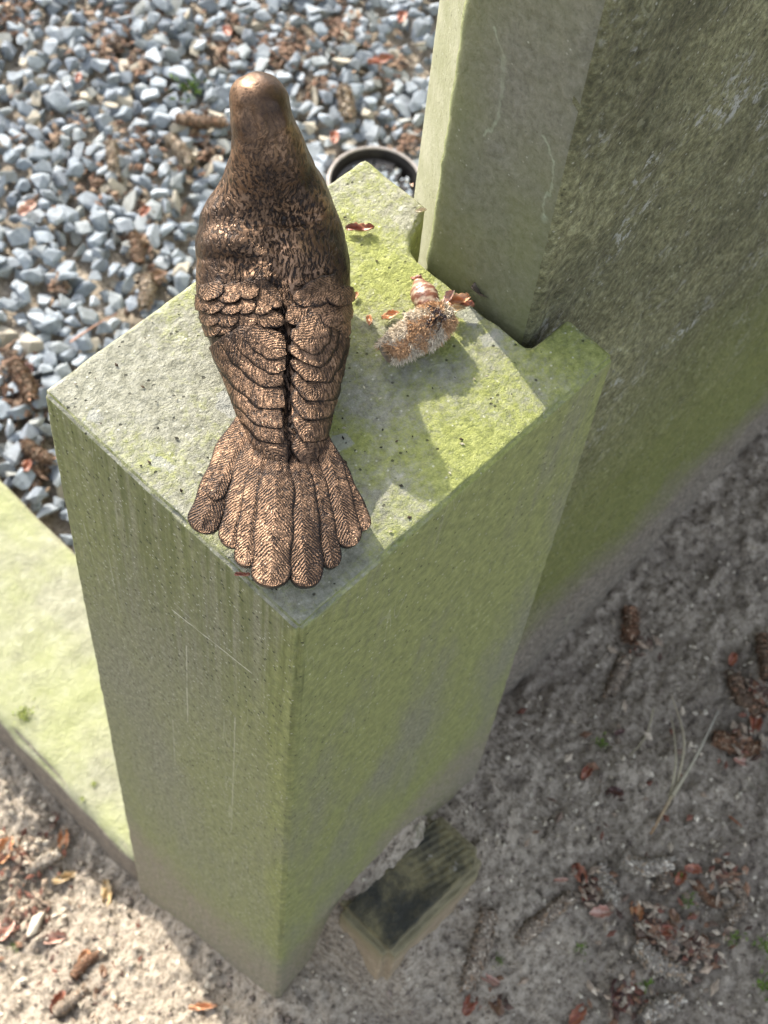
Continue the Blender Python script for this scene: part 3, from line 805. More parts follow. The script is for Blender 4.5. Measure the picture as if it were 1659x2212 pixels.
# ------------------------------------------------------------------ buried vase insert with a pierced lid
def vase():
    c = bp(811, 396, -4.2); R_ = .298
    root = empty('grave_vase', c); tag(root, 'round dark vase insert with pierced lid sunk in the gravel behind the pillar', 'vase')
    def lathe(name, prof, mat, n=72):
        V = [(r * math.cos(a), r * math.sin(a), z) for r, z in prof for a in np.linspace(0, 2 * math.pi, n, endpoint=False)]
        return link(name, mesh_np(name, np.array(V), grid_faces(len(prof), n, True)), mat, root)
    rimm = plain('rim_metal', (.30, .27, .25), .35, 20, .004, .2)
    dark = plain('dark_plastic', (.022, .02, .02), .38, 20, .004, .3)
    lathe('rim', [(R_ - .012, -.005), (R_ - .008, .008), (R_, .014), (R_ + .01, .010), (R_ + .014, -.002), (R_ + .012, -.08)], rimm)
    lathe('cup', [(R_ - .010, .004), (R_ - .02, -.03), (R_ - .035, -.12), (R_ - .045, -.17), (R_ - .045, -.30), (.001, -.31)], dark)
    cu = bpy.data.curves.new('lid', 'CURVE'); cu.dimensions = '2D'; cu.fill_mode = 'BOTH'; cu.extrude = .004 * S
    def spl(pts):
        sp = cu.splines.new('POLY'); sp.points.add(len(pts) - 1); sp.use_cyclic_u = True
        for p, q in zip(sp.points, pts): p.co = (q[0] * S, q[1] * S, 0, 1)
    Ro = R_ - .043
    spl([(Ro * math.cos(a), Ro * math.sin(a)) for a in np.linspace(0, 2 * math.pi, 64, endpoint=False)])
    holes = []
    for ring, (rr, cnt) in enumerate(((.0, 1), (.058, 6), (.112, 11), (.166, 16), (.218, 21))):
        for k in range(cnt):
            a = 2 * math.pi * k / cnt + ring * .2; e0 = .023 * random.uniform(.75, 1.15); e1 = .016 * random.uniform(.7, 1.1); rr_ = rr; rr = rr_ + random.uniform(-.006, .006)
            holes.append((rr * math.cos(a), rr * math.sin(a), a))
            spl([(rr * math.cos(a) + math.cos(a) * e0 * math.cos(b) - math.sin(a) * e1 * math.sin(b), rr * math.sin(a) + math.sin(a) * e0 * math.cos(b) + math.cos(a) * e1 * math.sin(b)) for b in np.linspace(0, 2 * math.pi, 12, endpoint=False)])
    o = bpy.data.objects.new('tmp', cu); COL.objects.link(o)
    dg = bpy.context.evaluated_depsgraph_get(); dg.update()
    me = bpy.data.meshes.new_from_object(o.evaluated_get(dg)); bpy.data.objects.remove(o)
    me.name = 'lid'; me.materials.clear(); l = link('lid', me, dark, root); l.location = (0, 0, -.055 * S)
    # pale chips lying under the lid, seen through its holes
    Vs, Fs, Cs, off = [], [], [], 0
    for k in range(300):
        a, q = random.random() * 6.28, math.sqrt(random.random()) * .235
        v, f, cc = variants[random.randrange(NV)]
        e = np.array(Matrix.Rotation(random.random() * 6, 3, 'Z') @ Matrix.Rotation(random.random(), 3, 'X'))
        Vs.append(v @ e.T * random.uniform(.035, .055) + (q * math.cos(a), q * math.sin(a), -.068)); Fs.append(f + off); Cs.append(cc * (1.9 if random.random() < .7 else .6)); off += len(v)
    ch = link('gravel', mesh_np('chips', np.concatenate(Vs), np.concatenate(Fs), np.concatenate(Cs), smooth=False), M_PEB, root); tag(ch, kind='stuff')
vase()

# ------------------------------------------------------------------ small plant debris
def frame_from(d, n):
    d = np.array(d, float); d /= np.linalg.norm(d); n = np.array(n, float); n = n - d * (n @ d); n /= np.linalg.norm(n)
    return d, np.cross(n, d), n
def scale_mesh(L, W, curl, cols, seed, jag=.12):
    """curled bud scale, open shell with thickness; origin at centre"""
    r = np.random.default_rng(seed); nu, nw = 12, 9
    V, C = [], []
    for side in (1, -1):
        for i in range(nu):
            t = i / (nu - 1); w = math.sin(math.pi * min(.97, .10 + t * .85)) ** .55 * W / 2 * (1 + .16 * math.sin(seed * 3 + i * 2.3) + .08 * r.uniform(-1, 1))
            for j in range(nw):
                q = j / (nw - 1) * 2 - 1
                x = (t - .5) * L * (1 + jag * r.uniform(-1, 1) * (i in (0, nu - 1)))
                y = q * w * (1 - .25 * curl); z = curl * (.75 * q * q * w + .22 * L * (t - .45) ** 2) + .05 * L * math.sin(9 * t + 4 * q + seed)
                z += .06 * W * math.sin(7 * t + seed) * math.cos(3 * q + seed)
                V.append((x, y, z + (.0 if side > 0 else -.0022)))
                k = .5 + .5 * math.sin(5 * q + t * 4 + seed)
                C.append(np.array(cols[0]) * (1 - k) + np.array(cols[1]) * k)
    n = nu * nw; F = grid_faces(nu, nw); F2 = [tuple(reversed([x + n for x in f])) for f in F]
    per = [j for j in range(nw)] + [i * nw + nw - 1 for i in range(1, nu)] + [(nu - 1) * nw + j for j in range(nw - 2, -1, -1)] + [i * nw for i in range(nu - 2, 0, -1)]
    sd = [(per[a], per[a] + n, per[(a + 1) % len(per)] + n, per[(a + 1) % len(per)]) for a in range(len(per))]
    V = np.array(V)
    V[:, 2] -= V[:, 2].min()
    return V, F + F2 + sd, np.array(C)
RED = ((.20, .055, .032), (.36, .15, .085)); ORA = ((.46, .17, .065), (.62, .37, .20)); BRN = ((.16, .085, .05), (.30, .19, .12)); PAL = ((.42, .34, .25), (.58, .50, .40)); DRK = ((.07, .035, .03), (.15, .07, .055)); PNK = ((.38, .17, .12), (.55, .38, .30))
YEL = ((.50, .34, .16), (.60, .46, .26))
def place(o, P, ang, tilt=0, roll=0):
    o.location = Vector(P) * S; o.rotation_euler = (roll, tilt, ang)
def bud_scale(P, L, W, ang, cols, label, seed, curl=.9, mat=None, group=None, cat='bud scale', name='bud_scale', tilt=0):
    v, f, c = scale_mesh(L, W, curl, cols, seed)
    o = link(name, mesh_np(name, v, f, c), mat or M_SCALE); place(o, P, ang, tilt); tag(o, label, cat, group); return o

def catkin_mesh(pts, rad, cols, seed):
    """drooping catkin: knobbly core with overlapping scale flaps and down; pts relative, units"""
    r = np.random.default_rng(seed); pts = np.array(pts, float)
    nl, na = 40, 14
    t = np.linspace(0, len(pts) - 1, nl); c = catmull(pts, t) if len(pts) > 2 else pts[0] + (pts[1] - pts[0]) * np.linspace(0, 1, nl)[:, None]
    tg = np.gradient(c, axis=0); tg /= np.linalg.norm(tg, axis=1)[:, None]
    V, C, F = [], [], []
    for i in range(nl):
        k = i / (nl - 1); d, s_, n_ = frame_from(tg[i], (0, 0, 1))
        R_ = rad * (.35 + .65 * math.sin(math.pi * min(1, .12 + k * .82)) ** .5) * (1 + .22 * float(vnoise(np.array([i * .33, seed * 3.1, 0.])))) * (1 + .1 * math.sin(i * 1.7))
        for j in range(na):
            a = j / na * 2 * math.pi; q = R_ * (1 + .16 * r.uniform(-1, 1))
            V.append(c[i] + s_ * math.cos(a) * q + n_ * math.sin(a) * q * .8)
            C.append(np.array(cols[0]) * r.uniform(.6, 1.1))
    F = grid_faces(nl, na, True) + [tuple(range(na)), tuple(reversed(range((nl - 1) * na, nl * na)))]
    ln = float(np.linalg.norm(np.diff(pts, axis=0), axis=1).sum()); m = int(160 + ln * 1100)
    for _ in range(m):
        i = r.integers(1, nl - 1); k = i / (nl - 1); d, s_, n_ = frame_from(tg[i], (0, 0, 1)); a = r.uniform(0, 2 * math.pi)
        R_ = rad * (.35 + .65 * math.sin(math.pi * min(1, .12 + k * .82)) ** .5)
        o = s_ * math.cos(a) + n_ * math.sin(a) * .8; side = np.cross(d, o); side /= np.linalg.norm(side)
        b = c[i] + o * R_ * .9; w = rad * r.uniform(.12, .3); h = rad * r.uniform(.35, .8)
        tip = b + d * h * r.uniform(-.4, 1) + o * h * r.uniform(.25, .7) + r.normal(size=3) * rad * .1
        n0 = len(V); V += [b - side * w, b + side * w, tip + side * w * .4, tip - side * w * .4]; F.append((n0, n0 + 1, n0 + 2, n0 + 3))
        cc = np.array(cols[1 if r.random() < .6 else 2]) * r.uniform(.7, 1.2); C += [cc * .7, cc * .7, cc, cc]
    return np.array(V), F, np.array(C)
CK = {'pale': ((.26, .21, .16), (.58, .50, .40), (.38, .27, .18)), 'brown': ((.14, .095, .065), (.32, .23, .16), (.34, .20, .13)), 'white': ((.32, .28, .23), (.70, .64, .54), (.46, .36, .26)), 'rust': ((.18, .10, .06), (.42, .24, .15), (.50, .38, .27))}
def catkin(px, rad_px, kind, label, seed, where='soil', group=None, cat='catkin'):
    P = []
    for (u, v) in px:
        if where == 'soil': q = hit_ground(u, v)
        else: q = bp(u, v, GZ + .11)
        P.append(q)
    P = np.array(P); dep = (RM @ (P[0] - CP))[2]; rad = rad_px * dep / FPX
    P[:, 2] += rad * .6
    o0 = P.mean(0); o0[2] = P[:, 2].min() - rad * .6
    v, f, c = catkin_mesh(P - o0, rad, CK[kind], seed)
    o = link('catkin', mesh_np('catkin', v, f, c), M_LITTER); o.location = Vector(o0) * S; tag(o, label, cat, group); return o

gs = 'catkins fallen on the shaded soil'
catkin([(1358, 1312), (1365, 1345), (1358, 1385)], 17, 'rust', 'short rust-red catkin lying alone on the soil below the headstone base', 1, group=gs)
catkin([(1352, 1412), (1340, 1450), (1316, 1500)], 15, 'pale', 'pale frayed catkin just below the short rust-red one', 2, group=gs)
catkin([(1050, 1975), (1036, 2050), (1004, 2140)], 20, 'pale', 'long pale catkin lying right of the worn block, pointing at the pillar foot', 3, group=gs)
catkin([(1115, 2040), (1165, 1995), (1232, 1940)], 17, 'pale', 'straight pale catkin leading up to the red bud scales on the soil', 4, group=gs)
catkin([(1292, 1870), (1308, 1910), (1325, 1950)], 20, 'white', 'thick frayed catkin touching the pair of red bud scales', 5, group=gs)
catkin([(1338, 1856), (1385, 1880), (1445, 1865)], 19, 'white', 'whitish curved catkin beneath the dry grass stalk', 6, group=gs)
catkin([(1440, 1868), (1436, 1900), (1420, 1925)], 16, 'pale', 'stubby catkin hanging off the end of the whitish curved one', 7, group=gs)
catkin([(1372, 2040), (1420, 2085), (1488, 2108)], 21, 'white', 'bulky whitish catkin low on the soil near the bottom right', 8, group=gs)
catkin([(1578, 1900), (1602, 1945), (1570, 1995)], 14, 'pale', 'crescent-shaped pale catkin beside the moss sprigs at the right edge', 9, group=gs)
catkin([(1640, 1380), (1648, 1425), (1650, 1480)], 17, 'brown', 'upright brown catkin at the right picture edge, highest on the soil', 10, group=gs)
catkin([(1578, 1465), (1600, 1510), (1640, 1540)], 18, 'brown', 'dark brown catkin in the litter heap at the right edge', 11, group=gs)
catkin([(1540, 1592), (1590, 1606), (1642, 1620)], 19, 'rust', 'fat reddish catkin lying across the upper right of the soil', 12, group=gs)
catkin([(1385, 2205), (1425, 2178), (1470, 2160)], 22, 'white', 'thick pale catkin cut by the bottom edge of the view', 13, group=gs)
catkin([(1500, 1905), (1530, 1940), (1560, 1955)], 11, 'rust', 'thin reddish catkin running into the crescent-shaped one', 14, group=gs)
catkin([(1380, 1990), (1392, 2030), (1400, 2060)], 12, 'rust', 'small rusty catkin between the orange scale and the bulky whitish catkin', 27, group=gs)
gl = 'catkins fallen on the sunlit soil'
catkin([(62, 1880), (90, 1865), (130, 1848)], 15, 'white', 'pale catkin in the sun just below the kerb edge', 15, group=gl)
catkin([(22, 1990), (40, 1968), (60, 1955)], 16, 'pale', 'rounded pale catkin above the white pebble on the sunlit soil', 16, group=gl)
catkin([(160, 2120), (185, 2090), (215, 2070)], 12, 'rust', 'orange-tipped catkin in the middle of the sunlit soil', 17, group=gl)
catkin([(120, 2190), (160, 2165), (190, 2140)], 14, 'pale', 'pale catkin at the bottom edge of the sunlit soil', 18, group=gl)
gg = 'catkins lying among the gravel'
catkin([(742, 195), (747, 228), (755, 262)], 15, 'pale', 'pale catkin standing upright in the gravel above the vase insert', 19, 'g', gg)
catkin([(364, 300), (392, 332), (414, 358)], 14, 'pale', 'pale slanting catkin in the gravel left of the bird neck', 20, 'g', gg)
catkin([(240, 312), (243, 340), (246, 368)], 12, 'pale', 'tan upright catkin in the gravel, well left of the bird neck', 21, 'g', gg)
catkin([(380, 262), (430, 268), (488, 270)], 14, 'brown', 'brown level catkin in the gravel beside the bird head', 22, 'g', gg)
catkin([(288, 508), (298, 545), (300, 575)], 13, 'brown', 'brown upright catkin in the gravel left of the bird shoulder', 23, 'g', gg)
catkin([(318, 600), (318, 635), (312, 668)], 15, 'pale', 'tan catkin poking up behind the left rear edge of the pillar top', 24, 'g', gg)
catkin([(50, 960), (80, 985), (115, 1000)], 15, 'brown', 'brown catkin in the gap between the kerb and the pillar corner', 25, 'g', gg)
catkin([(30, 790), (55, 830), (70, 870)], 17, 'brown', 'brown catkin near the left edge, just left of the pillar corner', 26, 'g', gg)

bs = [ # u, v, length px, width px, angle, colours, label
    (1580, 1427, 30, 24, .4, RED, 'dark red bud scale between the two brown catkins near the right edge'),
    (1250, 1890, 46, 36, 1.2, RED, 'large glossy red bud scale, upper of the touching pair on the soil'),
    (1268, 1930, 42, 30, .3, RED, 'red bud scale, lower of the touching pair on the soil'),
    (1265, 1672, 38, 26, .2, RED, 'lone red bud scale on bare soil left of the dry grass stalk'),
    (1327, 1717, 34, 24, 2.0, DRK, 'dark red bud scale just left of the dry grass stalk'),
    (1335, 1588, 26, 14, -.4, DRK, 'tiny dark bud scale left of the dry grass tips'),
    (1376, 1968, 46, 36, .8, ORA, 'bright orange bud scale in the middle of the shaded litter'),
    (1492, 1884, 38, 28, -.8, RED, 'red bud scale with pale tip beside the thin reddish catkin'),
    (1466, 1902, 36, 28, .2, RED, 'brown-red bud scale left of the one with the pale tip'),
    (1296, 1975, 50, 34, -.6, PNK, 'pinkish curled bud scale below the thick frayed catkin'),
    (1500, 2040, 54, 36, .5, RED, 'broad red bud scale above the bulky whitish catkin end'),
    (1440, 2015, 46, 32, 2.4, RED, 'rust-red bud scale left of the broad red one'),
    (1452, 1985, 34, 26, 1.2, BRN, 'brown bud scale on top of the rust-red litter'),
    (1250, 2190, 50, 38, .1, RED, 'red bud scale at the bottom edge, under the dark oval one'),
    (1337, 2150, 66, 54, .9, DRK, 'large dark maroon oval bud scale near the bottom edge'),
    (1055, 2122, 46, 22, 1.9, PNK, 'slim pinkish bud scale below the long pale catkin'),
    (1012, 2175, 52, 34, .3, RED, 'red-brown bud scale at the bottom edge below the long pale catkin'),
    (1070, 2180, 44, 34, 1.3, BRN, 'brown bud scale at the bottom edge, next to the red-brown one'),
    (1630, 1560, 44, 34, .7, RED, 'rusty bud scale above the fat reddish catkin'),
    (1604, 1640, 36, 24, 2.2, PNK, 'pale pink bud scale under the fat reddish catkin'),
    (1210, 1905, 30, 12, 2.4, PNK, 'sliver of pink scale left of the touching red pair'),
    (12, 1838, 60, 44, .5, ORA, 'orange-red bud scale cut by the left edge of the sunlit soil'),
    (138, 1812, 46, 30, .8, ORA, 'curled orange bud scale tight against the kerb side'),
    (140, 1895, 56, 24, -.35, YEL, 'tan pointed husk lying level below the curled orange scale'),
    (232, 1936, 62, 28, .9, YEL, 'tan pointed husk standing nearest the pillar on the sunlit soil'),
    (12, 2012, 54, 40, .3, PNK, 'pinkish bud scale at the left edge below the rounded catkin'),
    (118, 2032, 50, 34, -.5, PNK, 'red-and-white bud scale right of the white pebble'),
    (185, 2078, 34, 24, .3, ORA, 'bright orange bud scale touching the orange-tipped catkin'),
    (128, 2168, 50, 34, .4, RED, 'red bud scale near the bottom of the sunlit soil'),
    (440, 2178, 62, 20, -.75, ORA, 'long orange husk at the shadow edge, bottom of the view'),
    (225, 2105, 28, 20, 1.1, BRN, 'small brown bud scale right of the orange-tipped catkin'),
]
for i, (u, v, L, W, a, c, lab) in enumerate(bs):
    P = hit_ground(u, v); k = (RM @ (P - CP))[2] / FPX; P[2] += .006
    bud_scale(P, L * k, W * k, a, c, lab, 40 + i, .9, group='bud scales on the soil', tilt=random.uniform(-.25, .25))
gb = [(314, 459, 30, 24, .3, RED, 'red bud scale in the gravel left of the bird, level with its shoulders'), (722, 300, 34, 24, .8, RED, 'red bud scale in the gravel next to the vase insert rim'),
      (823, 134, 60, 26, -.4, RED, 'rust-red long scale in the gravel near the headstone'), (336, 600, 50, 32, -.4, BRN, 'brown curled scale on top of the tan catkin behind the pillar'),
      (62, 800, 34, 26, 1, DRK, 'dark red scale at the left edge above the pillar corner'), (60, 1008, 32, 24, .6, RED, 'small red scale in the gap beside the kerb'),
      (60, 455, 44, 34, .1, PNK, 'pinkish brown scale in the gravel at the left edge'), (868, 40, 34, 26, .5, RED, 'red scale in the gravel by the top of the headstone'),
      (490, 70, 30, 24, 1.1, RED, 'red scale in the gravel above the bird head'), (170, 170, 28, 18, .7, RED, 'red scale in the gravel in the upper left')]
for i, (u, v, L, W, a, c, lab) in enumerate(gb):
    P = bp(u, v, GZ + .115); k = (RM @ (P - CP))[2] / FPX
    bud_scale(P, L * k, W * k, a, c, lab, 90 + i, .8, group='bud scales among the gravel')
# scales lying on the pillar top
for i, (u, v, L, W, a, c, lab, cu) in enumerate([
    (777, 498, 58, 26, -.72, RED, 'glossy red-brown bud scale on the pillar top beside the bird shoulder', .9),
    (768, 641, 20, 13, .3, ORA, 'tiny orange scale tucked against the bird wing', .8),
    (797, 694, 26, 18, .9, ORA, 'small orange scale left of the slightly larger orange one', 1.0),
    (843, 684, 40, 22, -.3, ORA, 'orange papery scale just above the downy bud', .8),
    (909, 458, 24, 13, -.5, PAL, 'whitish papery floret near the headstone corner', 1.2),
    (889, 405, 22, 12, .9, BRN, 'brown dry flake on the rear edge of the pillar top against the headstone', 1.3),
    (523, 1243, 34, 12, -.8, RED, 'thin red-brown scale caught under the bird tail', .8)]):
    z = .006; P = bp(u, v, z); k = (RM @ (P - CP))[2] / FPX
    bud_scale(P, L * k, W * k, a, c, lab, 140 + i, cu, group='bud scales on the pillar top', tilt=0 if i != 5 else .6)
# shell-like husk wedged in the notch gap
P = bp(1036, 634, .012); k = (RM @ (P - CP))[2] / FPX
bud_scale(P, 50 * k, 40 * k, -.9, ((.10, .08, .06), (.22, .18, .14)), 'grey-brown seed husk wedged between the pillar and the headstone', 160, .8, mat=M_LITTER, cat='seed husk', name='seed_husk', tilt=.5)
# white pebble on the sunlit soil
P = hit_ground(75, 2003); v, f, c = variants[3]
o = link('white_stone', mesh_np('white_stone', v * np.array([1.3, .8, .8]) * .15, f, c * 0 + np.array((.55, .50, .40)), smooth=True), M_PEB)
place(o, P + np.array([0, 0, .02]), .2); tag(o, 'smooth off-white stone on the sunlit soil among the bud scales', 'stone')

# downy opened bud on the pillar top
def downy():
    A0, A1 = bp(846, 757, .05), bp(962, 680, .062); k = (RM @ (A0 - CP))[2] / FPX
    cen = (A0 + A1) / 2; cen[2] = 0
    root = empty('downy_bud', cen); tag(root, 'fuzzy beige opened magnolia bud with brown bud attached, lying right of the bird', 'flower bud')
    d, s_, n_ = frame_from(A1 - A0, (0, 0, 1)); Ln = np.linalg.norm(A1 - A0) + .03
    V, C = [], []; nl, na = 26, 24
    def surf(t, a):
        r_ = .048 * (.25 + .75 * math.sin(math.pi * (.10 + .80 * t)) ** .6) * (1.12 if t > .5 else .95)
        p = A0 - d * .02 + d * Ln * t + s_ * math.cos(a) * r_ * 1.05 + n_ * math.sin(a) * r_
        return p, (s_ * math.cos(a) + n_ * math.sin(a))
    for i in range(nl):
        for j in range(na):
            p, o = surf(i / (nl - 1), j / na * 2 * math.pi); p = p + o * .004 * float(vnoise(p * 60, 4))
            V.append(p - np.array([cen[0], cen[1], 0])); g = float(fbm(p * 14, 2, 6)); C.append(np.array((.34, .27, .20)) if g < .6 else np.array((.42, .24, .13)))
    V = np.array(V); V[:, 2] = np.maximum(V[:, 2], .002)
    link('husk', mesh_np('husk', V, grid_faces(nl, na, True) + [tuple(range(na)), tuple(reversed(range((nl - 1) * na, nl * na)))], np.array(C)), M_LITTER, root)
    r = np.random.default_rng(3); V, F, C = [], [], []
    for _ in range(7500):
        t, a = r.uniform(0, 1), r.uniform(-.4, math.pi + .4); p, o = surf(t, a)
        cl = vnoise(p * 45, 8) ; dirn = o * r.uniform(.05, .6) - d * r.uniform(-.1, .9) + s_ * (cl * .8) + r.normal(size=3) * .3
        dirn /= np.linalg.norm(dirn); L = r.uniform(.008, .021); w = np.cross(dirn, r.normal(size=3)); w *= .0013 / np.linalg.norm(w)
        b = p - np.array([cen[0], cen[1], 0]); m = b + dirn * L * .55; e = b + dirn * L + np.array([0, 0, -.004]) + r.normal(size=3) * .002
        n0 = len(V); V += [b - w, b + w, m + w * .8, m - w * .8, e]; F += [(n0, n0 + 1, n0 + 2, n0 + 3), (n0 + 3, n0 + 2, n0 + 4)]
        g = float(fbm(p * 13, 2, 6)) + (.25 if t > .75 else 0)
        cc = np.array((.72, .62, .48)) if g < .5 else np.array((.58, .36, .20))
        cc = cc * r.uniform(.65, 1.15); C += [cc * .75, cc * .75, cc, cc, cc]
    V = np.array(V); V[:, 2] = np.maximum(V[:, 2], .003)
    o = link('down', mesh_np('down', V, F, np.array(C)), M_FUR, root); tag(o, kind='stuff')
    # dark torn opening
    P = bp(940, 688, .10); V = []
    for i in range(5):
        v, f, c = scale_mesh(.05, .03, 1.1, ((.03, .018, .016), (.09, .05, .04)), 200 + i)
        q = link('torn_scale', mesh_np('torn_scale', v, f, c), M_SCALE, root); q.location = Vector((P[0] - cen[0] + random.uniform(-.018, .018), P[1] - cen[1] + random.uniform(-.018, .018), .088 + .004 * i)) * S
        q.rotation_euler = (random.uniform(-.5, .5), random.uniform(-.5, .5), random.uniform(0, 6))
    # attached scaly brown bud
    B0, B1 = bp(930, 668, .04), bp(902, 606, .03); d2, s2, n2 = frame_from(B1 - B0, (0, 0, 1)); L2 = np.linalg.norm(B1 - B0)
    bud = []; nl, na = 18, 18; bc = []
    for i in range(nl):
        t = i / (nl - 1); rr = .038 * math.sin(math.pi * (.12 + .8 * t)) ** .55 * (1.0 if t < .6 else 1 - (t - .6) * 1.1)
        for j in range(na):
            a = j / na * 2 * math.pi; step = .003 * ((t * 4 + j / na * 2) % 1)
            p = B0 + d2 * L2 * t + s2 * math.cos(a) * (rr + step) + n2 * math.sin(a) * (rr + step) * .85 - np.array([cen[0], cen[1], 0]); bud.append(p)
            m_ = (t * 4 + j / na * 2) % 1
            bc.append(np.array((.20, .085, .055)) if m_ > .35 else np.array((.44, .34, .25)))
    bud = np.array(bud); bud[:, 2] = np.maximum(bud[:, 2], .002)
    link('bud', mesh_np('bud', bud, grid_faces(nl, na, True) + [tuple(range(na)), tuple(reversed(range((nl - 1) * na, nl * na)))], np.array(bc)), M_SCALE, root)
    for i, (u, v, L, W, a, z, c) in enumerate(((905, 606, 40, 26, 1.6, .03, RED), (995, 645, 48, 34, -.6, .05, ORA), (1008, 655, 34, 26, -.9, .045, RED), (972, 640, 40, 26, .2, .06, PNK), (955, 662, 36, 28, 1.0, .085, ORA), (985, 665, 44, 22, -.4, .055, YEL))):
        P = bp(u, v, z); v_, f_, c_ = scale_mesh(L * k, W * k, 1.0, c, 220 + i)
        q = link('scale', mesh_np('scale', v_, f_, c_), M_SCALE, root); q.location = Vector((P[0] - cen[0], P[1] - cen[1], P[2] - .015)) * S; q.rotation_euler = (random.uniform(-.3, .3), random.uniform(-.4, .4), a)
downy()

# dry grass stalk
def strip(path, w0, w1, where):
    P = []
    for (u, v, h) in path: q = hit_ground(u, v); P.append(bp(u, v, q[2] + h))
    P = np.array(P, float); t = np.linspace(0, len(P) - 1, 24)
    c = catmull(P, t) if len(P) > 2 else P[0] + (P[1] - P[0]) * np.linspace(0, 1, 24)[:, None]
    V = []
    tg = np.gradient(c, axis=0)
    for i in range(24):
        w = .6 * (w0 + (w1 - w0) * i / 23); d, s_, n_ = frame_from(tg[i], (0, 0, 1))
        for j in range(6): a = j / 6 * 2 * math.pi; V.append(c[i] + s_ * math.cos(a) * w + n_ * math.sin(a) * w * .35)
    F = grid_faces(24, 6, True) + [tuple(range(6)), tuple(reversed(range(138, 144)))]
    return np.array(V), F
def stalk(name, paths, label, cat, cols):
    o0 = hit_ground(paths[0][0][0][0], paths[0][0][0][1]); root = empty(name, o0); tag(root, label, cat)
    for (path, w0, w1, pn), c in zip(paths, cols):
        V, F = strip(path, w0, w1, None); g = np.linspace(0, 1, 24).repeat(6)[:, None]
        link(pn, mesh_np(pn, V - o0, F, np.array(c[0]) * (1 - g) + np.array(c[1]) * g), M_GRASS, root)
straw = (.36, .32, .22); strawd = (.30, .19, .10)
stalk('grass_stalk', [([(1405, 1802, .01), (1440, 1740, .05), (1452, 1718, .06)], .012, .016, 'stem'), ([(1452, 1718, .06), (1500, 1640, .08), (1552, 1535, .05)], .020, .005, 'leaf_blade'),
    ([(1446, 1728, .06), (1460, 1640, .10), (1450, 1545, .08)], .013, .004, 'leaf_blade'), ([(1460, 1700, .06), (1478, 1600, .10), (1450, 1500, .06)], .014, .004, 'leaf_blade')],
    'dry straw-coloured grass stalk with three forked blades lying on the shaded soil', 'grass stalk', [(strawd, straw), (straw, (.34, .32, .27)), (straw, straw), (straw, (.40, .34, .24))])
stalk('dry_straw', [([(1360, 1633, .01), (1395, 1590, .04), (1412, 1530, .05)], .005, .007, 'leaf_blade')], 'single thin dry grass blade left of the forked stalk', 'straw', [(straw, straw)])
stalk('twig', [([(152, 740, .0), (200, 708, .0), (245, 683, .0)], .012, .007, 'stem')], 'thin brown twig across the gravel left of the pillar top', 'twig', [((.30, .15, .09), (.22, .12, .08))])
tw = bpy.data.objects['twig']; tw.location = Vector(bp(152, 740, GZ + .13)) * S
stalk('twig', [([(1575, 1762, .01), (1602, 1785, .02)], .010, .005, 'stem')], 'short orange twig on the soil near the right edge', 'twig', [((.42, .16, .08), (.40, .18, .10))])

# moss sprigs
def sprig(P, size, label, cat='moss sprig', name='moss_sprig', cols=((.10, .17, .03), (.24, .34, .07)), nleaf=60, group=None):
    V, F, C = [], [], []; r = np.random.default_rng(int(abs(P[0]) * 1000) % 9999)
    for _ in range(nleaf):
        a, q = r.uniform(0, 6.28), abs(r.normal()) * size * .45; b = np.array([math.cos(a) * q, math.sin(a) * q, r.uniform(0, size * .35)])
        d = r.normal(size=3) * .6 + np.array([math.cos(a), math.sin(a), 1.0]); d /= np.linalg.norm(d); w = np.cross(d, r.normal(size=3)); w *= size * .07 / np.linalg.norm(w); L = size * r.uniform(.25, .5)
        n0 = len(V); V += [b, b + d * L * .5 + w, b + d * L, b + d * L * .5 - w]; F.append((n0, n0 + 1, n0 + 2, n0 + 3))
        k = r.random(); c = np.array(cols[0]) * (1 - k) + np.array(cols[1]) * k; C += [c * .8, c, c, c]
    o = link(name, mesh_np(name, np.array(V), F, np.array(C)), M_MOSS); o.location = Vector(P) * S; tag(o, label, cat, group)
for u, v, sz, lab in [(1296, 1612, .05, 'tiny green sprig above the lone red bud scale'), (1486, 1950, 0.050, 'bright green sprig between the thin reddish catkin and the broad red scale'), (1255, 2045, 0.050, 'dull green moss sprig left of the bulky whitish catkin'),
                      (1390, 2128, 0.050, 'green sprig above the cut-off pale catkin at the bottom'), (1582, 2028, 0.045, 'small green sprig under the crescent-shaped catkin'), (1648, 2046, 0.065, 'green moss sprig at the right edge of the soil'),
                      (1652, 2132, 0.075, 'largest green moss sprig in the bottom right corner'), (1465, 1895, .04, 'speck of green moss beside the brown-red bud scale'), (32, 2045, 0.040, 'small green sprig on the sunlit soil at the left edge'), (1075, 2075, 0.040, 'faint green sprig right of the long pale catkin')]:
    sprig(hit_ground(u, v), sz, lab, group='moss sprigs on the soil')
for u, v, sz, lab in [(52, 1545, .055, 'light green moss cushion standing on the kerb at the left edge'), (203, 1694, .02, 'yellow-green moss speck on the kerb, nearer the pillar'), (178, 1727, .018, 'yellow-green moss speck on the kerb near its front edge')]:
    sprig(bp(u, v, KZ), sz, lab, nleaf=110, group='moss cushions on the kerb', cols=((.22, .30, .05), (.50, .55, .15)))
sprig(bp(408, 200, GZ + .09), .13, 'green moss sprig in the gravel left of the bird head', cols=((.05, .09, .02), (.13, .20, .05)))

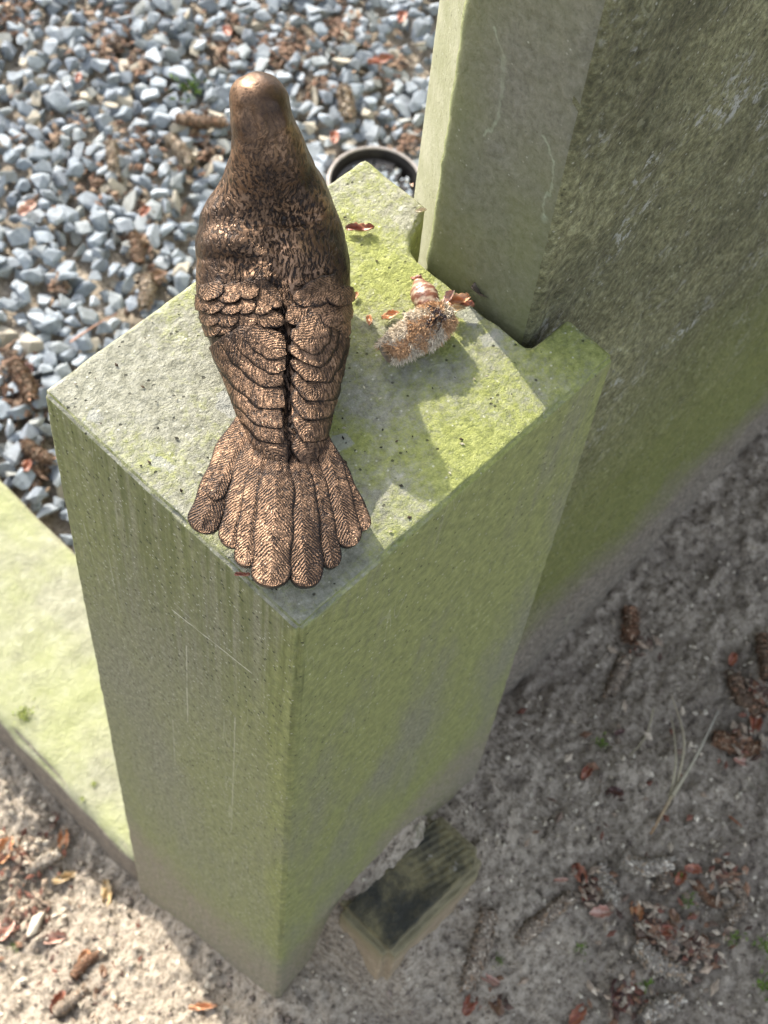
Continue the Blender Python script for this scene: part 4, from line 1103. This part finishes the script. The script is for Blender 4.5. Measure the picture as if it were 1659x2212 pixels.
# ------------------------------------------------------------------ uncountable crumbs
def crumbs(name, P, sizes, pal_, mat, elong=1.6, seed=1, flat_=.45):
    r = np.random.default_rng(seed); V, F, C = [], [], []; off = 0
    base, bf, _ = scale_mesh(1, .7, .6, RED, 5)
    octv = np.array([(1, 0, 0), (0, 1, 0), (-1, 0, 0), (0, -1, 0), (0, 0, 1), (0, 0, -1)], float) * .5
    octf = [(0, 1, 4), (1, 2, 4), (2, 3, 4), (3, 0, 4), (1, 0, 5), (2, 1, 5), (3, 2, 5), (0, 3, 5)]
    for p, s_ in zip(P, sizes):
        v = octv * np.array([elong, 1, flat_]) * s_ * r.uniform(.75, 1.25, size=(6, 3))
        e = np.array(Matrix.Rotation(r.uniform(0, 6.28), 3, 'Z') @ Matrix.Rotation(r.uniform(-.6, .6), 3, 'X') @ Matrix.Rotation(r.uniform(-.6, .6), 3, 'Y'))
        V.append(v @ e.T + p); F += [tuple(x + off for x in f) for f in octf]; off += 6
        c = np.array(pal_[r.integers(len(pal_))]) * r.uniform(.7, 1.2); C.append(np.tile(c, (6, 1)))
    o = link(name, mesh_np(name, np.concatenate(V), F, np.concatenate(C), smooth=False), mat); tag(o, kind='stuff'); return o
# soil grains and clods
P = []; sz = []
for _ in range(15000):
    x, y = rng.uniform(-1.6, 4.6), rng.uniform(-2.2, 1.9)
    if (x > -.02 and y > -.02 and x < 1.3) or (x > 1.0 and y > .17) or (x > 0 and y > .9): continue
    s_ = .009 + .022 * rng.random() ** 3
    if x < 0: s_ *= 1.35
    P.append((x, y)); sz.append(s_)
P = np.array(P); sz = np.array(sz); z = gh(P[:, 0], P[:, 1]); P3 = np.c_[P, z + sz * .15]
crumbs('soil_crumbs', P3, sz, [(.34, .29, .23), (.46, .40, .31), (.22, .18, .15), (.58, .52, .42)], M_LITTER, 1.3, 2, .8)
# plant fragments on the soil, thicker around the litter heaps
P = []; sz = []
def heap(u, v, rad_, n, gravel=False, smin=.012, smax=.04):
    for _ in range(n):
        a, q = rng.uniform(0, 6.28), abs(rng.normal()) * rad_ * .6
        uu, vv = u + math.cos(a) * q, v + math.sin(a) * q * .9
        if gravel: p = bp(uu, vv, GZ + rng.uniform(.0, .09)); 
        else:
            p = bp(uu, vv, -3.4); 
            for _k in range(4): p = bp(uu, vv, float(gbase(p[0], p[1])))
            p[2] = float(gbase(p[0], p[1])) + .02
        if gravel and (p[1] < 1.05 or p[0] < .97): continue
        if not gravel and (p[0] > -.02 and p[1] > -.02): 
            if p[0] < 1.3 or p[1] > .17: continue
        P.append(p); sz.append(rng.uniform(smin, smax))
for u, v, q, n in [(1640, 1500, 60, 110), (1600, 1600, 60, 40), (1420, 2010, 95, 130), (1280, 1920, 50, 50), (1510, 2050, 95, 110), (1050, 2160, 50, 60), (1350, 2170, 80, 60), (40, 1850, 70, 90), (60, 1980, 80, 110), (180, 2120, 90, 110), (100, 1780, 50, 50), (1350, 1700, 200, 60), (1380, 1400, 60, 20), (260, 2040, 120, 60), (1560, 1900, 60, 60)]:
    heap(u, v, q, n)
crumbs('plant_litter', np.array(P), sz, [(.19, .085, .06), (.24, .14, .09), (.18, .13, .10), (.46, .39, .30), (.11, .07, .055), (.36, .28, .21), (.30, .24, .18)], M_LITTER, 2.0, 3)
P = []; sz = []
for u, v, q, n in [(240, 80, 60, 260), (300, 150, 40, 120), (616, 108, 60, 220), (700, 180, 50, 90), (500, 110, 40, 90), (60, 860, 45, 200), (80, 1010, 45, 220), (20, 780, 40, 120), (305, 520, 30, 90), (325, 600, 25, 80), (300, 300, 50, 90), (430, 270, 40, 70), (850, 140, 40, 100), (20, 20, 60, 200), (740, 60, 60, 130), (130, 620, 40, 40), (450, 330, 60, 70), (880, 300, 40, 80), (250, 420, 140, 90), (500, 40, 200, 160), (120, 300, 150, 90), (350, 720, 60, 60)]:
    heap(u, v, q, n, True, .015, .05)
crumbs('gravel_litter', np.array(P), sz, [(.20, .13, .09), (.13, .08, .055), (.28, .20, .14), (.20, .12, .08), (.09, .065, .05)], M_LITTER, 2.1, 4)
# dark specks on the pillar top
P = []; sz = []
for _ in range(90):
    x, y = rng.uniform(.03, 1.05), rng.uniform(.03, .97); P.append((x, y, .004)); sz.append(rng.uniform(.004, .010))
crumbs('dark_specks', np.array(P), sz, [(.02, .018, .012), (.06, .04, .025), (.45, .42, .3)], M_LITTER, 1.8, 6)
